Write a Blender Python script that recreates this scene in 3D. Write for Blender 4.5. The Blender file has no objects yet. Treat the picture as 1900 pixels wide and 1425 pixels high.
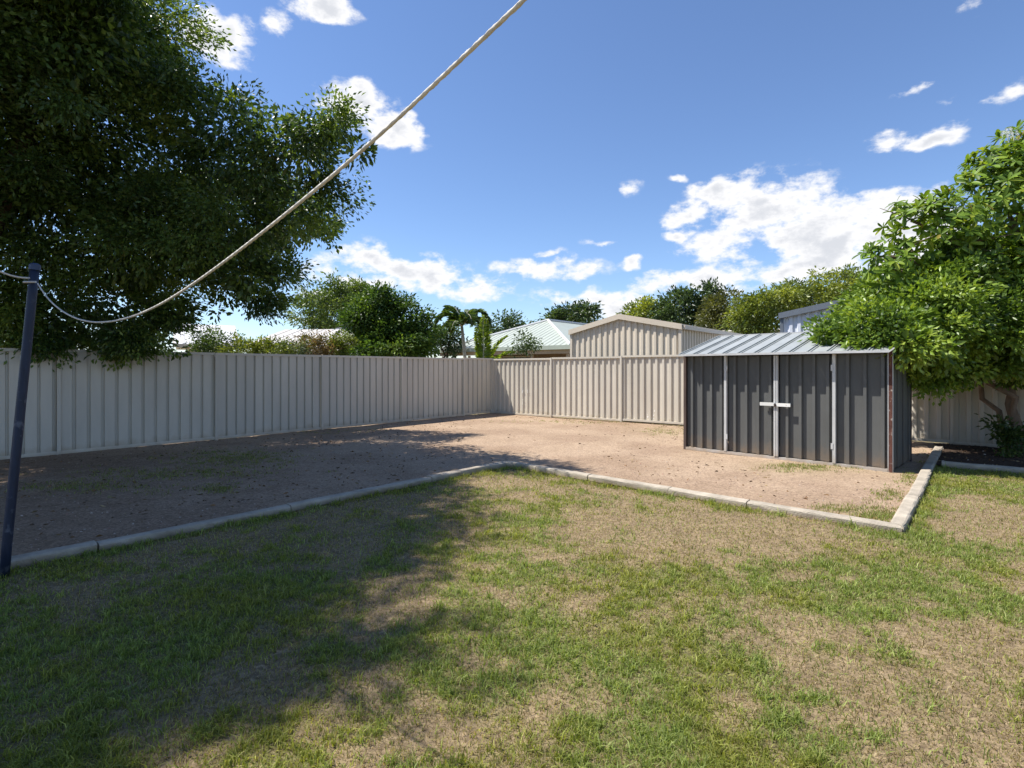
import bpy, math, random
import numpy as np
from mathutils import Vector

random.seed(11)
rng = np.random.default_rng(7)
scene = bpy.context.scene
C = scene.collection

# ------------------------------------------------------------------ camera
F = 1005.0            # focal length in photo pixels (photo 1900 x 1425)
HZ = 685.0            # horizon row in the photo
CH = 1.46             # camera height, metres
cam_d = bpy.data.cameras.new('camera')
cam = bpy.data.objects.new('camera', cam_d)
C.objects.link(cam)
cam.location = (0, 0, CH)
cam.rotation_euler = (math.radians(90), 0, 0)
cam_d.sensor_width = 36.0
cam_d.lens = 36.0 * F / 1900.0
cam_d.shift_y = (HZ - 712.5) / 1900.0
cam_d.clip_start = 0.05
cam_d.clip_end = 3000
scene.camera = cam

# ------------------------------------------------------------------ light
SUN = Vector((-1.186, 0.128, 1.875)).normalized()
EL = math.asin(SUN.z)
AZ = math.atan2(SUN.x, SUN.y)
sun_d = bpy.data.lights.new('sun', 'SUN')
sun_d.energy = 4.9
sun_d.angle = math.radians(0.53)
sun_d.color = (1.0, 0.955, 0.89)
sun = bpy.data.objects.new('sun', sun_d)
C.objects.link(sun)
sun.rotation_euler = SUN.to_track_quat('Z', 'Y').to_euler()
sun.location = (0, 0, 30)

scene.view_settings.view_transform = 'Standard'
scene.view_settings.look = 'None'
scene.view_settings.gamma = 1.0
scene.view_settings.exposure = 0.72
scene.view_settings.use_curve_mapping = False


def pix_dir(px, py):
    return Vector(((px - 950) / F, 1.0, (HZ - py) / F)).normalized()


def az_el(px, py):
    d = pix_dir(px, py)
    return math.atan2(d.x, d.y), math.asin(d.z)


def build_world():
    w = bpy.data.worlds.new('World')
    scene.world = w
    w.use_nodes = True
    nt = w.node_tree
    N, L = nt.nodes, nt.links
    N.clear()
    out = N.new('ShaderNodeOutputWorld')
    bg = N.new('ShaderNodeBackground')
    L.new(bg.outputs[0], out.inputs[0])
    sky = N.new('ShaderNodeTexSky')
    sky.sky_type = 'NISHITA'
    sky.sun_disc = False
    sky.sun_elevation = EL
    sky.sun_rotation = AZ
    sky.altitude = 50
    sky.air_density = 1.0
    sky.dust_density = 0.05
    sky.ozone_density = 3.5

    def mth(op, a=None, b=None, c=None, clamp=False):
        n = N.new('ShaderNodeMath')
        n.operation = op
        n.use_clamp = clamp
        for i, v in enumerate((a, b, c)):
            if v is None:
                continue
            if isinstance(v, (int, float)):
                n.inputs[i].default_value = v
            else:
                L.new(v, n.inputs[i])
        return n.outputs[0]

    def vec(op, a, b):
        n = N.new('ShaderNodeVectorMath')
        n.operation = op
        for i, v in enumerate((a, b)):
            if v is None:
                continue
            if isinstance(v, tuple):
                n.inputs[i].default_value = v
            else:
                L.new(v, n.inputs[i])
        return n.outputs['Value'] if op == 'LENGTH' else n.outputs[0]

    tc = N.new('ShaderNodeTexCoord')
    sep = N.new('ShaderNodeSeparateXYZ')
    L.new(tc.outputs['Generated'], sep.inputs[0])
    az = mth('ARCTAN2', sep.outputs[0], sep.outputs[1])
    el = mth('ARCSINE', sep.outputs[2])
    comb = N.new('ShaderNodeCombineXYZ')
    L.new(az, comb.inputs[0])
    L.new(el, comb.inputs[1])
    wn = N.new('ShaderNodeTexNoise')
    wn.inputs['Scale'].default_value = 11
    wn.inputs['Detail'].default_value = 3
    wn.inputs['Roughness'].default_value = 0.6
    L.new(tc.outputs['Generated'], wn.inputs['Vector'])
    warp = vec('MULTIPLY', vec('SUBTRACT', wn.outputs['Color'], (0.5, 0.5, 0.5)), (0.09, 0.06, 0))
    p = vec('ADD', comb.outputs[0], warp)
    fn = N.new('ShaderNodeTexNoise')
    fn.inputs['Scale'].default_value = 16
    fn.inputs['Detail'].default_value = 6
    fn.inputs['Roughness'].default_value = 0.62
    mp = N.new('ShaderNodeMapping')
    mp.inputs['Scale'].default_value = (1, 1, 1.7)
    L.new(tc.outputs['Generated'], mp.inputs['Vector'])
    L.new(mp.outputs[0], fn.inputs['Vector'])
    # the clouds as they stand in the sky: (px, py, half width, half height, strength)
    cl = [(1400, 385, 105, 62, 1), (1480, 400, 110, 75, 1), (1560, 450, 150, 95, 1.1), (1680, 405, 130, 72, 1.05),
          (1330, 350, 55, 30, .75), (1272, 398, 46, 25, .8), (1345, 455, 75, 34, .75), (1450, 495, 120, 30, .8), (1590, 490, 150, 48, 1.0),
          (1225, 522, 60, 28, .75), (1320, 528, 90, 26, .8), (1140, 560, 80, 26, .75),
          (775, 512, 110, 38, 1.1), (685, 487, 62, 34, 1.0), (860, 535, 85, 24, .95), (720, 520, 120, 26, .9),
          (1020, 503, 100, 22, .85), (590, 505, 70, 26, .55), (610, 545, 90, 16, .5),
          (655, 195, 80, 46, 1.1), (728, 236, 62, 36, 1.0), (405, 62, 84, 60, 1.3), (600, 18, 66, 34, 1.0), (525, 45, 40, 24, .5),
          (1640, 264, 52, 19, .8), (1730, 254, 80, 15, .8), (1706, 176, 36, 11, .6), (1880, 176, 55, 20, .7), (1770, 200, 30, 9, .4), (1790, 12, 42, 20, .42),
          (1126, 450, 34, 8, .6), (1166, 346, 22, 12, .45), (1262, 331, 15, 8, .5), (1178, 488, 22, 15, .75), (1005, 474, 26, 8, .6),
          (1255, 435, 22, 14, .6), (1040, 560, 60, 14, .42)]
    blobs = []
    for px, py, rx, ry, s in cl:
        a, e = az_el(px, py)
        a0, _ = az_el(px - rx, py)
        a1, _ = az_el(px + rx, py)
        _, e0 = az_el(px, py + ry)
        _, e1 = az_el(px, py - ry)
        blobs.append((a, e, (a1 - a0) / 2 * 1.12, (e1 - e0) / 2 * 1.12, s))
    r2 = random.Random(5)
    for k in range(11):           # the same fair-weather cumulus round the rest of the horizon
        a = math.radians(52 + k * (256 / 11.0) + r2.uniform(-6, 6))
        if a > math.pi:
            a -= 2 * math.pi
        e = math.radians(r2.uniform(7, 38))
        blobs.append((a, e, r2.uniform(.06, .18), r2.uniform(.025, .07), r2.uniform(.8, 1.1)))
    acc = None
    for a, e, ra, re, s in blobs:
        vm = N.new('ShaderNodeVectorMath')
        vm.operation = 'MULTIPLY_ADD'
        L.new(p, vm.inputs[0])
        vm.inputs[1].default_value = (1 / ra, 1 / re, 0)
        vm.inputs[2].default_value = (-a / ra, -e / re, 0)
        d = vm.outputs[0]
        ln = vec('LENGTH', d, None)
        v = mth('MULTIPLY_ADD', ln, -s, s)
        acc = v if acc is None else mth('MAXIMUM', acc, v)
    f0 = mth('SUBTRACT', fn.outputs['Fac'], 0.5)
    dens = mth('MULTIPLY_ADD', f0, 2.8, mth('ADD', acc, 0.05))
    # only inside the clouds' own reach
    reach = mth('MULTIPLY_ADD', acc, 1.6, 0.75, clamp=True)
    dens = mth('MULTIPLY', mth('MAXIMUM', dens, 0.0), reach)
    mr = N.new('ShaderNodeMapRange')
    mr.interpolation_type = 'SMOOTHSTEP'
    mr.inputs['From Min'].default_value = 0.02
    mr.inputs['From Max'].default_value = 0.62
    L.new(dens, mr.inputs['Value'])
    core = N.new('ShaderNodeMapRange')
    core.interpolation_type = 'SMOOTHSTEP'
    core.inputs['From Min'].default_value = 0.5
    core.inputs['From Max'].default_value = 1.2
    L.new(dens, core.inputs['Value'])
    cc = N.new('ShaderNodeMix')
    cc.data_type = 'RGBA'
    cc.inputs[6].default_value = (0.64, 0.64, 0.65, 1)
    cc.inputs[7].default_value = (0.45, 0.465, 0.50, 1)
    L.new(core.outputs[0], cc.inputs[0])
    sk = N.new('ShaderNodeMix')
    sk.data_type = 'RGBA'
    sk.blend_type = 'MULTIPLY'
    sk.inputs[0].default_value = 1
    sk.inputs[7].default_value = (0.093, 0.0975, 0.109, 1)
    L.new(sky.outputs[0], sk.inputs[6])
    mx = N.new('ShaderNodeMix')
    mx.data_type = 'RGBA'
    L.new(mr.outputs[0], mx.inputs[0])
    L.new(sk.outputs[2], mx.inputs[6])
    L.new(cc.outputs[2], mx.inputs[7])
    L.new(mx.outputs[2], bg.inputs[0])
    bg.inputs[1].default_value = 1.0
    w.cycles.sampling_method = 'MANUAL'
    w.cycles.sample_map_resolution = 512


build_world()
scene.cycles.max_bounces = 4
scene.cycles.diffuse_bounces = 3
scene.cycles.glossy_bounces = 2
scene.cycles.transmission_bounces = 3

# ------------------------------------------------------------------ helpers


def P(px, py, Y):
    """point at depth Y seen at photo pixel (px, py)"""
    return Vector(((px - 950) / F * Y, Y, CH + (HZ - py) / F * Y))


def G(px, py):
    """ground point under photo pixel"""
    Y = CH * F / (py - HZ)
    return ((px - 950) / F * Y, Y)


def tag(o, label=None, cat=None, group=None, kind=None):
    if label:
        o['label'] = label
    if cat:
        o['category'] = cat
    if group:
        o['group'] = group
    if kind:
        o['kind'] = kind
    return o


def empty(name, loc, rz=0.0):
    o = bpy.data.objects.new(name, None)
    C.objects.link(o)
    o.location = loc
    o.rotation_euler = (0, 0, rz)
    o.empty_display_size = 0.2
    return o


def link(name, me, parent=None, loc=None, rz=None):
    o = bpy.data.objects.new(name, me)
    C.objects.link(o)
    if parent is not None:
        o.parent = parent
    if loc is not None:
        o.location = loc
    if rz is not None:
        o.rotation_euler = (0, 0, rz)
    return o


class MB:
    def __init__(s):
        s.v, s.f = [], []

    def box(s, o, a, b, c):
        """corner o and three edge vectors"""
        o, a, b, c = Vector(o), Vector(a), Vector(b), Vector(c)
        n = len(s.v)
        for k in range(8):
            s.v.append(tuple(o + a * (k & 1) + b * ((k >> 1) & 1) + c * (k >> 2)))
        q = [(0, 2, 3, 1), (4, 5, 7, 6), (0, 1, 5, 4), (2, 6, 7, 3), (0, 4, 6, 2), (1, 3, 7, 5)]
        if a.cross(b).dot(c) < 0:
            q = [t[::-1] for t in q]
        s.f += [tuple(n + i for i in t) for t in q]
        return s

    def abox(s, x0, x1, y0, y1, z0, z1):
        return s.box((x0, y0, z0), (x1 - x0, 0, 0), (0, y1 - y0, 0), (0, 0, z1 - z0))

    def tube(s, pts, rad, n=8, cap=True, twist=0.0, lobes=0, amp=0.0):
        pts = [Vector(p) for p in pts]
        if not hasattr(rad, '__len__'):
            rad = [rad] * len(pts)
        base = len(s.v)
        up = Vector((0, 0, 1))
        prev = None
        acc = 0.0
        for i, p in enumerate(pts):
            t = (pts[min(i + 1, len(pts) - 1)] - pts[max(i - 1, 0)]).normalized()
            if prev is None:
                ref = up if abs(t.z) < 0.9 else Vector((1, 0, 0))
                a = t.cross(ref).normalized()
            else:
                a = (prev - t * prev.dot(t)).normalized()
            prev = a
            b = t.cross(a)
            if i:
                acc += twist * (pts[i] - pts[i - 1]).length
            for k in range(n):
                th = 2 * math.pi * k / n
                r = rad[i] * (1 + (amp * math.cos(lobes * (th - acc)) if lobes else 0))
                s.v.append(tuple(p + a * math.cos(th) * r + b * math.sin(th) * r))
        for i in range(len(pts) - 1):
            for k in range(n):
                k2 = (k + 1) % n
                s.f.append((base + i * n + k, base + i * n + k2, base + (i + 1) * n + k2, base + (i + 1) * n + k))
        if cap:
            s.f.append(tuple(base + k for k in range(n))[::-1])
            e = base + (len(pts) - 1) * n
            s.f.append(tuple(e + k for k in range(n)))
        return s

    def mesh(s, name, mat, smooth=False):
        me = bpy.data.meshes.new(name)
        me.from_pydata(s.v, [], s.f)
        me.materials.append(mat)
        if smooth:
            me.polygons.foreach_set('use_smooth', [True] * len(me.polygons))
        me.update()
        return me

    def build(s, name, mat, parent=None, smooth=False, loc=None, rz=None):
        return link(name, s.mesh(name, mat, smooth), parent, loc, rz)


def np_mesh(name, V, Fq, mat, col=None, smooth=False):
    """V (n,3), Fq (m,k) faces with k corners, col (n,3) base colours"""
    me = bpy.data.meshes.new(name)
    n, (m, k) = len(V), Fq.shape
    me.vertices.add(n)
    me.vertices.foreach_set('co', np.ascontiguousarray(V, dtype=np.float32).ravel())
    me.loops.add(m * k)
    me.loops.foreach_set('vertex_index', np.ascontiguousarray(Fq, dtype=np.int32).ravel())
    me.polygons.add(m)
    me.polygons.foreach_set('loop_start', np.arange(0, m * k, k, dtype=np.int32))
    if smooth:
        me.polygons.foreach_set('use_smooth', np.ones(m, dtype=bool))
    me.update(calc_edges=True)
    if col is not None:
        at = me.color_attributes.new('tint', 'FLOAT_COLOR', 'POINT')
        c4 = np.ones((n, 4), dtype=np.float32)
        c4[:, :3] = col
        at.data.foreach_set('color', c4.ravel())
    me.materials.append(mat)
    return me


def hash2(ix, iy, seed):
    h = (ix * 374761393 + iy * 668265263 + seed * 974634777) & 0x7fffffff
    h = ((h ^ (h >> 13)) * 1274126177) & 0x7fffffff
    return ((h ^ (h >> 16)) & 0xffff) / 65535.0


def vnoise(x, y, seed=0):
    x = np.asarray(x, dtype=np.float64)
    y = np.asarray(y, dtype=np.float64)
    ix, iy = np.floor(x).astype(np.int64), np.floor(y).astype(np.int64)
    fx, fy = x - ix, y - iy
    fx, fy = fx * fx * (3 - 2 * fx), fy * fy * (3 - 2 * fy)
    a, b = hash2(ix, iy, seed), hash2(ix + 1, iy, seed)
    c, d = hash2(ix, iy + 1, seed), hash2(ix + 1, iy + 1, seed)
    return (a * (1 - fx) + b * fx) * (1 - fy) + (c * (1 - fx) + d * fx) * fy


def fbm(x, y, seed=0, oct=4):
    t, a, s = 0, 0.5, 0
    for o in range(oct):
        t = t + a * vnoise(x * 2 ** o, y * 2 ** o, seed + o * 17)
        s += a
        a *= 0.55
    return t / s


# ------------------------------------------------------------------ materials
MATS = {}


def nodes(name):
    m = bpy.data.materials.new(name)
    m.use_nodes = True
    nt = m.node_tree
    return m, nt.nodes, nt.links, nt.nodes['Principled BSDF']


def paint(name, col, rough=0.5, metal=0.0, var=0.12, scale=(3, 3, 3), dirt=None, dirt_h=0.25, bump=0.0, bscale=60, spec=0.4, rust=None, rust_t=0.6):
    """weathered coat: base colour with large blotches and streaks, soil splashed up from the ground, optional rust"""
    m, N, L, B = nodes(name)
    B.inputs['Roughness'].default_value = rough
    B.inputs['Metallic'].default_value = metal
    B.inputs['Specular IOR Level'].default_value = spec
    geo = N.new('ShaderNodeNewGeometry')
    mp = N.new('ShaderNodeMapping')
    mp.inputs['Scale'].default_value = scale
    L.new(geo.outputs['Position'], mp.inputs['Vector'])
    nz = N.new('ShaderNodeTexNoise')
    nz.inputs['Scale'].default_value = 1.0
    nz.inputs['Detail'].default_value = 6
    nz.inputs['Roughness'].default_value = 0.65
    L.new(mp.outputs[0], nz.inputs['Vector'])
    cr = N.new('ShaderNodeValToRGB')
    cr.color_ramp.elements[0].position = 0.3
    cr.color_ramp.elements[1].position = 0.72
    cr.color_ramp.elements[0].color = tuple(c * (1 - var) for c in col) + (1,)
    cr.color_ramp.elements[1].color = tuple(min(1, c * (1 + var)) for c in col) + (1,)
    L.new(nz.outputs['Fac'], cr.inputs[0])
    oi = N.new('ShaderNodeObjectInfo')
    fr = N.new('ShaderNodeMapRange')
    fr.inputs['To Min'].default_value = 0.94
    fr.inputs['To Max'].default_value = 1.06
    L.new(oi.outputs['Random'], fr.inputs['Value'])
    fm = N.new('ShaderNodeVectorMath')
    fm.operation = 'SCALE'
    L.new(cr.outputs[0], fm.inputs[0])
    L.new(fr.outputs[0], fm.inputs['Scale'])
    c = fm.outputs[0]
    if rust:
        rn = N.new('ShaderNodeTexNoise')
        rn.inputs['Scale'].default_value = 14
        rn.inputs['Detail'].default_value = 7
        L.new(geo.outputs['Position'], rn.inputs['Vector'])
        rr = N.new('ShaderNodeMapRange')
        rr.inputs['From Min'].default_value = rust_t - 0.06
        rr.inputs['From Max'].default_value = rust_t + 0.05
        L.new(rn.outputs['Fac'], rr.inputs['Value'])
        mx = N.new('ShaderNodeMix')
        mx.data_type = 'RGBA'
        L.new(rr.outputs[0], mx.inputs[0])
        L.new(c, mx.inputs[6])
        mx.inputs[7].default_value = rust + (1,)
        c = mx.outputs[2]
    if dirt:
        sp = N.new('ShaderNodeSeparateXYZ')
        L.new(geo.outputs['Position'], sp.inputs[0])
        dn = N.new('ShaderNodeTexNoise')
        dn.inputs['Scale'].default_value = 7
        dn.inputs['Detail'].default_value = 6
        L.new(geo.outputs['Position'], dn.inputs['Vector'])
        ad = N.new('ShaderNodeMath')
        ad.operation = 'MULTIPLY_ADD'
        L.new(dn.outputs['Fac'], ad.inputs[0])
        ad.inputs[1].default_value = -1.3 * dirt_h
        L.new(sp.outputs[2], ad.inputs[2])
        mr = N.new('ShaderNodeMapRange')
        mr.inputs['From Min'].default_value = 0.12 * dirt_h
        mr.inputs['From Max'].default_value = -0.75 * dirt_h
        mr.inputs['To Max'].default_value = 0.7
        L.new(ad.outputs[0], mr.inputs['Value'])
        mx = N.new('ShaderNodeMix')
        mx.data_type = 'RGBA'
        L.new(mr.outputs[0], mx.inputs[0])
        L.new(c, mx.inputs[6])
        mx.inputs[7].default_value = dirt + (1,)
        c = mx.outputs[2]
    L.new(c, B.inputs['Base Color'])
    if bump:
        bn = N.new('ShaderNodeTexNoise')
        bn.inputs['Scale'].default_value = bscale
        bn.inputs['Detail'].default_value = 5
        L.new(geo.outputs['Position'], bn.inputs['Vector'])
        bp = N.new('ShaderNodeBump')
        bp.inputs['Strength'].default_value = bump
        bp.inputs['Distance'].default_value = 0.01
        L.new(bn.outputs['Fac'], bp.inputs['Height'])
        L.new(bp.outputs[0], B.inputs['Normal'])
    return m


def leaf_mat(name, rough=0.45, trans=0.3, spec=0.35):
    """leaf or blade: its own colour from the tint attribute, some light passing through"""
    m, N, L, B = nodes(name)
    at = N.new('ShaderNodeAttribute')
    at.attribute_name = 'tint'
    L.new(at.outputs['Color'], B.inputs['Base Color'])
    B.inputs['Roughness'].default_value = rough
    B.inputs['Specular IOR Level'].default_value = spec
    tr = N.new('ShaderNodeBsdfTranslucent')
    hs = N.new('ShaderNodeMix')
    hs.data_type = 'RGBA'
    hs.blend_type = 'MULTIPLY'
    hs.inputs[0].default_value = 1
    hs.inputs[7].default_value = (1.5, 1.45, 0.6, 1)
    L.new(at.outputs['Color'], hs.inputs[6])
    L.new(hs.outputs[2], tr.inputs['Color'])
    mix = N.new('ShaderNodeMixShader')
    mix.inputs[0].default_value = trans
    L.new(B.outputs[0], mix.inputs[1])
    L.new(tr.outputs[0], mix.inputs[2])
    L.new(mix.outputs[0], N['Material Output'].inputs[0])
    return m


def soil_mat(name, c0, c1, c2, speck=0.5, bump=0.6, sc=1.0, attr=False):
    m, N, L, B = nodes(name)
    B.inputs['Roughness'].default_value = 0.95
    B.inputs['Specular IOR Level'].default_value = 0.1
    geo = N.new('ShaderNodeNewGeometry')
    pos = geo.outputs['Position']

    def noise(s, d=6, r=0.6):
        n = N.new('ShaderNodeTexNoise')
        n.inputs['Scale'].default_value = s
        n.inputs['Detail'].default_value = d
        n.inputs['Roughness'].default_value = r
        L.new(pos, n.inputs['Vector'])
        return n.outputs['Fac']

    def mix(f, a, b, mode='MIX'):
        n = N.new('ShaderNodeMix')
        n.data_type = 'RGBA'
        n.blend_type = mode
        for i, v in ((0, f), (6, a), (7, b)):
            if isinstance(v, (int, float)):
                n.inputs[i].default_value = v
            elif isinstance(v, tuple):
                n.inputs[i].default_value = v + (1,)
            else:
                L.new(v, n.inputs[i])
        return n.outputs[2]

    def rng_(v, a, b, lo=0.0, hi=1.0):
        n = N.new('ShaderNodeMapRange')
        n.inputs['From Min'].default_value = a
        n.inputs['From Max'].default_value = b
        n.inputs['To Min'].default_value = lo
        n.inputs['To Max'].default_value = hi
        L.new(v, n.inputs['Value'])
        return n.outputs[0]
    c = mix(rng_(noise(0.9 * sc), 0.35, 0.65), c0, c1)
    c = mix(rng_(noise(5 * sc, 8, 0.7), 0.42, 0.68, 0, 0.75), c, c2)
    if attr:
        at = N.new('ShaderNodeAttribute')
        at.attribute_name = 'tint'
        c = mix(0.68, c, at.outputs['Color'])
    vo = N.new('ShaderNodeTexVoronoi')
    vo.inputs['Scale'].default_value = 55 * sc
    L.new(pos, vo.inputs['Vector'])
    sepc = N.new('ShaderNodeSeparateColor')
    L.new(vo.outputs['Color'], sepc.inputs[0])
    c = mix(speck, c, mix(1.0, c, mix(sepc.outputs[0], (0.45, 0.43, 0.42), (1.5, 1.5, 1.5)), 'MULTIPLY'))
    fine = rng_(noise(140 * sc, 4, 0.7), 0.3, 0.7, 0.78, 1.22)
    cmb = N.new('ShaderNodeCombineColor')
    for i in range(3):
        L.new(fine, cmb.inputs[i])
    c = mix(1.0, c, cmb.outputs[0], 'MULTIPLY')
    L.new(c, B.inputs['Base Color'])
    bp = N.new('ShaderNodeBump')
    bp.inputs['Strength'].default_value = bump
    bp.inputs['Distance'].default_value = 0.012
    hn = noise(38 * sc, 8, 0.75)
    L.new(hn, bp.inputs['Height'])
    L.new(bp.outputs[0], B.inputs['Normal'])
    return m


M_fence = paint('fence_steel_paint', (0.56, 0.515, 0.43), rough=0.5, var=0.10, scale=(2.2, 2.2, 0.5), dirt=(0.34, 0.25, 0.15), dirt_h=0.22, bump=0.35, bscale=3.0)
M_fence2 = paint('fence_rail_paint', (0.56, 0.515, 0.43), rough=0.45, var=0.06, scale=(3, 3, 1), dirt=(0.36, 0.27, 0.17), dirt_h=0.10)
M_shed = paint('charcoal_steel', (0.098, 0.100, 0.096), rough=0.45, var=0.2, scale=(2, 2, 0.6), dirt=(0.2, 0.14, 0.09), dirt_h=0.4, bump=0.4, bscale=3.5)
M_zinc = paint('zinc_trim', (0.52, 0.52, 0.51), rough=0.45, metal=0.25, var=0.14, scale=(6, 6, 3), dirt=(0.38, 0.28, 0.18), dirt_h=0.22)
M_roofz = paint('zinc_roof', (0.33, 0.35, 0.345), rough=0.55, metal=0.2, var=0.12, scale=(3, 3, 3))
M_rust = paint('rusty_steel', (0.095, 0.038, 0.027), rough=0.85, var=0.4, scale=(20, 20, 8), bump=0.4, rust=(0.35, 0.3, 0.26), rust_t=0.64)
M_brown = paint('brown_corner_steel', (0.075, 0.052, 0.043), rough=0.7, var=0.3, scale=(8, 8, 3))
M_handle = paint('white_handle', (0.72, 0.72, 0.68), rough=0.4, metal=0.1, var=0.06, rust=(0.3, 0.24, 0.18), rust_t=0.7)
M_conc = paint('concrete', (0.39, 0.34, 0.27), rough=0.95, var=0.28, scale=(5, 5, 5), bump=0.8, bscale=70, spec=0.15, dirt=(0.25, 0.18, 0.11), dirt_h=0.06)
M_post = paint('navy_post_paint', (0.012, 0.019, 0.042), rough=0.5, var=0.35, scale=(22, 22, 6), rust=(0.08, 0.09, 0.12), rust_t=0.66, spec=0.35)
M_cap = paint('blue_grey_cap', (0.035, 0.055, 0.11), rough=0.55, var=0.25, scale=(20, 20, 20))
M_rope = paint('rope_fibre', (0.60, 0.565, 0.51), rough=0.9, var=0.18, scale=(40, 40, 40), spec=0.1)
M_bark = paint('bark_brown', (0.085, 0.06, 0.042), rough=0.95, var=0.4, scale=(14, 14, 5), bump=0.9, bscale=35, spec=0.1)
M_barkp = paint('bark_pale', (0.17, 0.125, 0.09), rough=0.95, var=0.35, scale=(14, 14, 5), bump=0.8, bscale=35, spec=0.1)
M_palmstem = paint('palm_stem', (0.42, 0.38, 0.3), rough=0.8, var=0.2, scale=(8, 8, 20))
M_greenroof = paint('pale_green_roof', (0.37, 0.40, 0.345), rough=0.5, var=0.05, scale=(1, 1, 1))
M_creamroof = paint('cream_roof', (0.56, 0.52, 0.46), rough=0.5, var=0.05)
M_whiteroof = paint('white_roof', (0.62, 0.61, 0.59), rough=0.5, var=0.04)
M_greyroof = paint('grey_roof', (0.22, 0.23, 0.25), rough=0.5, var=0.1)
M_garage = paint('beige_garage_steel', (0.60, 0.525, 0.415), rough=0.5, var=0.05, scale=(2, 2, 0.6))
M_bluegrey = paint('white_blue_steel', (0.62, 0.65, 0.72), rough=0.45, var=0.06, scale=(2, 2, 0.6))
M_slate = paint('slate_trim', (0.13, 0.15, 0.18), rough=0.5, var=0.1)
M_wall = paint('brown_brick_wall', (0.23, 0.15, 0.10), rough=0.9, var=0.2, scale=(4, 4, 14))
M_wallc = paint('cream_wall', (0.55, 0.49, 0.40), rough=0.9, var=0.08)
M_fascia = paint('fascia_green', (0.36, 0.40, 0.33), rough=0.5, var=0.08)
M_wood = paint('timber_post', (0.42, 0.31, 0.2), rough=0.7, var=0.15)
M_leaf = leaf_mat('leaf_small', rough=0.38, trans=0.36, spec=0.45)
M_leafg = leaf_mat('leaf_glossy', rough=0.45, trans=0.32, spec=0.3)
M_grass = leaf_mat('grass_blade', rough=0.55, trans=0.42, spec=0.25)
M_litter = leaf_mat('dead_leaf', rough=0.8, trans=0.1, spec=0.1)
M_dirt = soil_mat('dirt', (0.34, 0.235, 0.165), (0.46, 0.33, 0.245), (0.22, 0.145, 0.095), bump=0.9, attr=True)
M_lawnsoil = soil_mat('lawn_soil', (0.21, 0.15, 0.095), (0.26, 0.19, 0.12), (0.15, 0.105, 0.065), speck=0.6, attr=True)
M_bed = soil_mat('mulch', (0.06, 0.042, 0.03), (0.09, 0.06, 0.042), (0.035, 0.026, 0.02), speck=0.8, bump=1.0)
M_ground = soil_mat('far_ground', (0.2, 0.17, 0.09), (0.25, 0.19, 0.11), (0.13, 0.13, 0.05), sc=0.4)

# ------------------------------------------------------------------ setting: ground, dirt yard, lawn
FU = np.array([0.775, -0.632])      # along the back fence
FN = np.array([0.632, 0.775])       # along the left fence, away from the camera
CORNER = np.array([-0.64, 17.9])

K = [(-8.1, -1.1), (-0.24, 8.03), (-0.10, 8.17), (0.02, 8.15), (0.2, 7.97), (3.47, 4.87), (6.33, 8.19), (7.74, 9.82)]
KB = [(6.45, 8.14), (12.2, 3.45)]     # edging of the garden bed


def seg_dist(x, y, a, b):
    ax, ay = a
    bx, by = b
    dx, dy = bx - ax, by - ay
    t = np.clip(((x - ax) * dx + (y - ay) * dy) / (dx * dx + dy * dy), 0, 1)
    return np.hypot(x - ax - t * dx, y - ay - t * dy)


LAWN_POLY = K[:7] + [KB[1], (12.2, -6), (-8.1, -6)]
BED_POLY = [(6.33, 8.19), (7.74, 9.82), (8.2, 10.6), (15.5, 4.7), (12.2, 3.45), (6.45, 8.14)]


def in_poly(x, y, poly):
    r = np.zeros(np.shape(x), dtype=bool)
    n = len(poly)
    for i in range(n):
        x0, y0 = poly[i]
        x1, y1 = poly[(i + 1) % n]
        c = ((y0 > y) != (y1 > y)) & (x < (x1 - x0) * (y - y0) / (y1 - y0 + 1e-12) + x0)
        r ^= c
    return r


def kerb_dist(x, y):
    d = np.full(np.shape(x), 99.0)
    for i in range(len(K) - 1):
        d = np.minimum(d, seg_dist(x, y, K[i], K[i + 1]))
    return np.minimum(d, seg_dist(x, y, KB[0], KB[1]))


# patches of the lawn read off the photograph: (px, py, half width px, half height px, green amount)
PATCH = [(1000, 925, 130, 20, .12), (1200, 980, 160, 40, -.55), (1420, 1000, 170, 28, -.45), (1080, 1060, 200, 35, .25), (1250, 1080, 120, 30, .35),
         (900, 1150, 160, 60, .40), (1150, 1200, 170, 60, .38), (1380, 1230, 70, 50, .25), (1650, 1100, 130, 40, .28), (1500, 1075, 120, 35, .1), (1860, 1080, 100, 70, .45),
         (1600, 1230, 200, 70, -.45), (1520, 1340, 170, 60, -.35), (1750, 1350, 160, 70, -.35), (1800, 1190, 130, 40, -.45), (1850, 960, 80, 25, -.45),
         (1760, 900, 140, 20, .5), (1700, 1010, 70, 30, .55), (1180, 1380, 200, 50, .4), (1440, 1395, 90, 30, .3), (700, 1350, 200, 60, .35), (870, 1240, 80, 25, -.3),
         (300, 1200, 330, 130, .4), (250, 1340, 90, 30, -.25), (560, 1050, 160, 40, .3), (560, 1000, 130, 20, -.2), (800, 985, 140, 50, .15), (90, 1090, 110, 22, -.4),
         (1540, 1290, 22, 10, .5), (1640, 1370, 40, 20, .55), (1850, 1240, 45, 18, .5), (1010, 1300, 60, 30, -.25), (1300, 1110, 60, 14, -.15), (720, 1130, 70, 25, -.25)]


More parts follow.
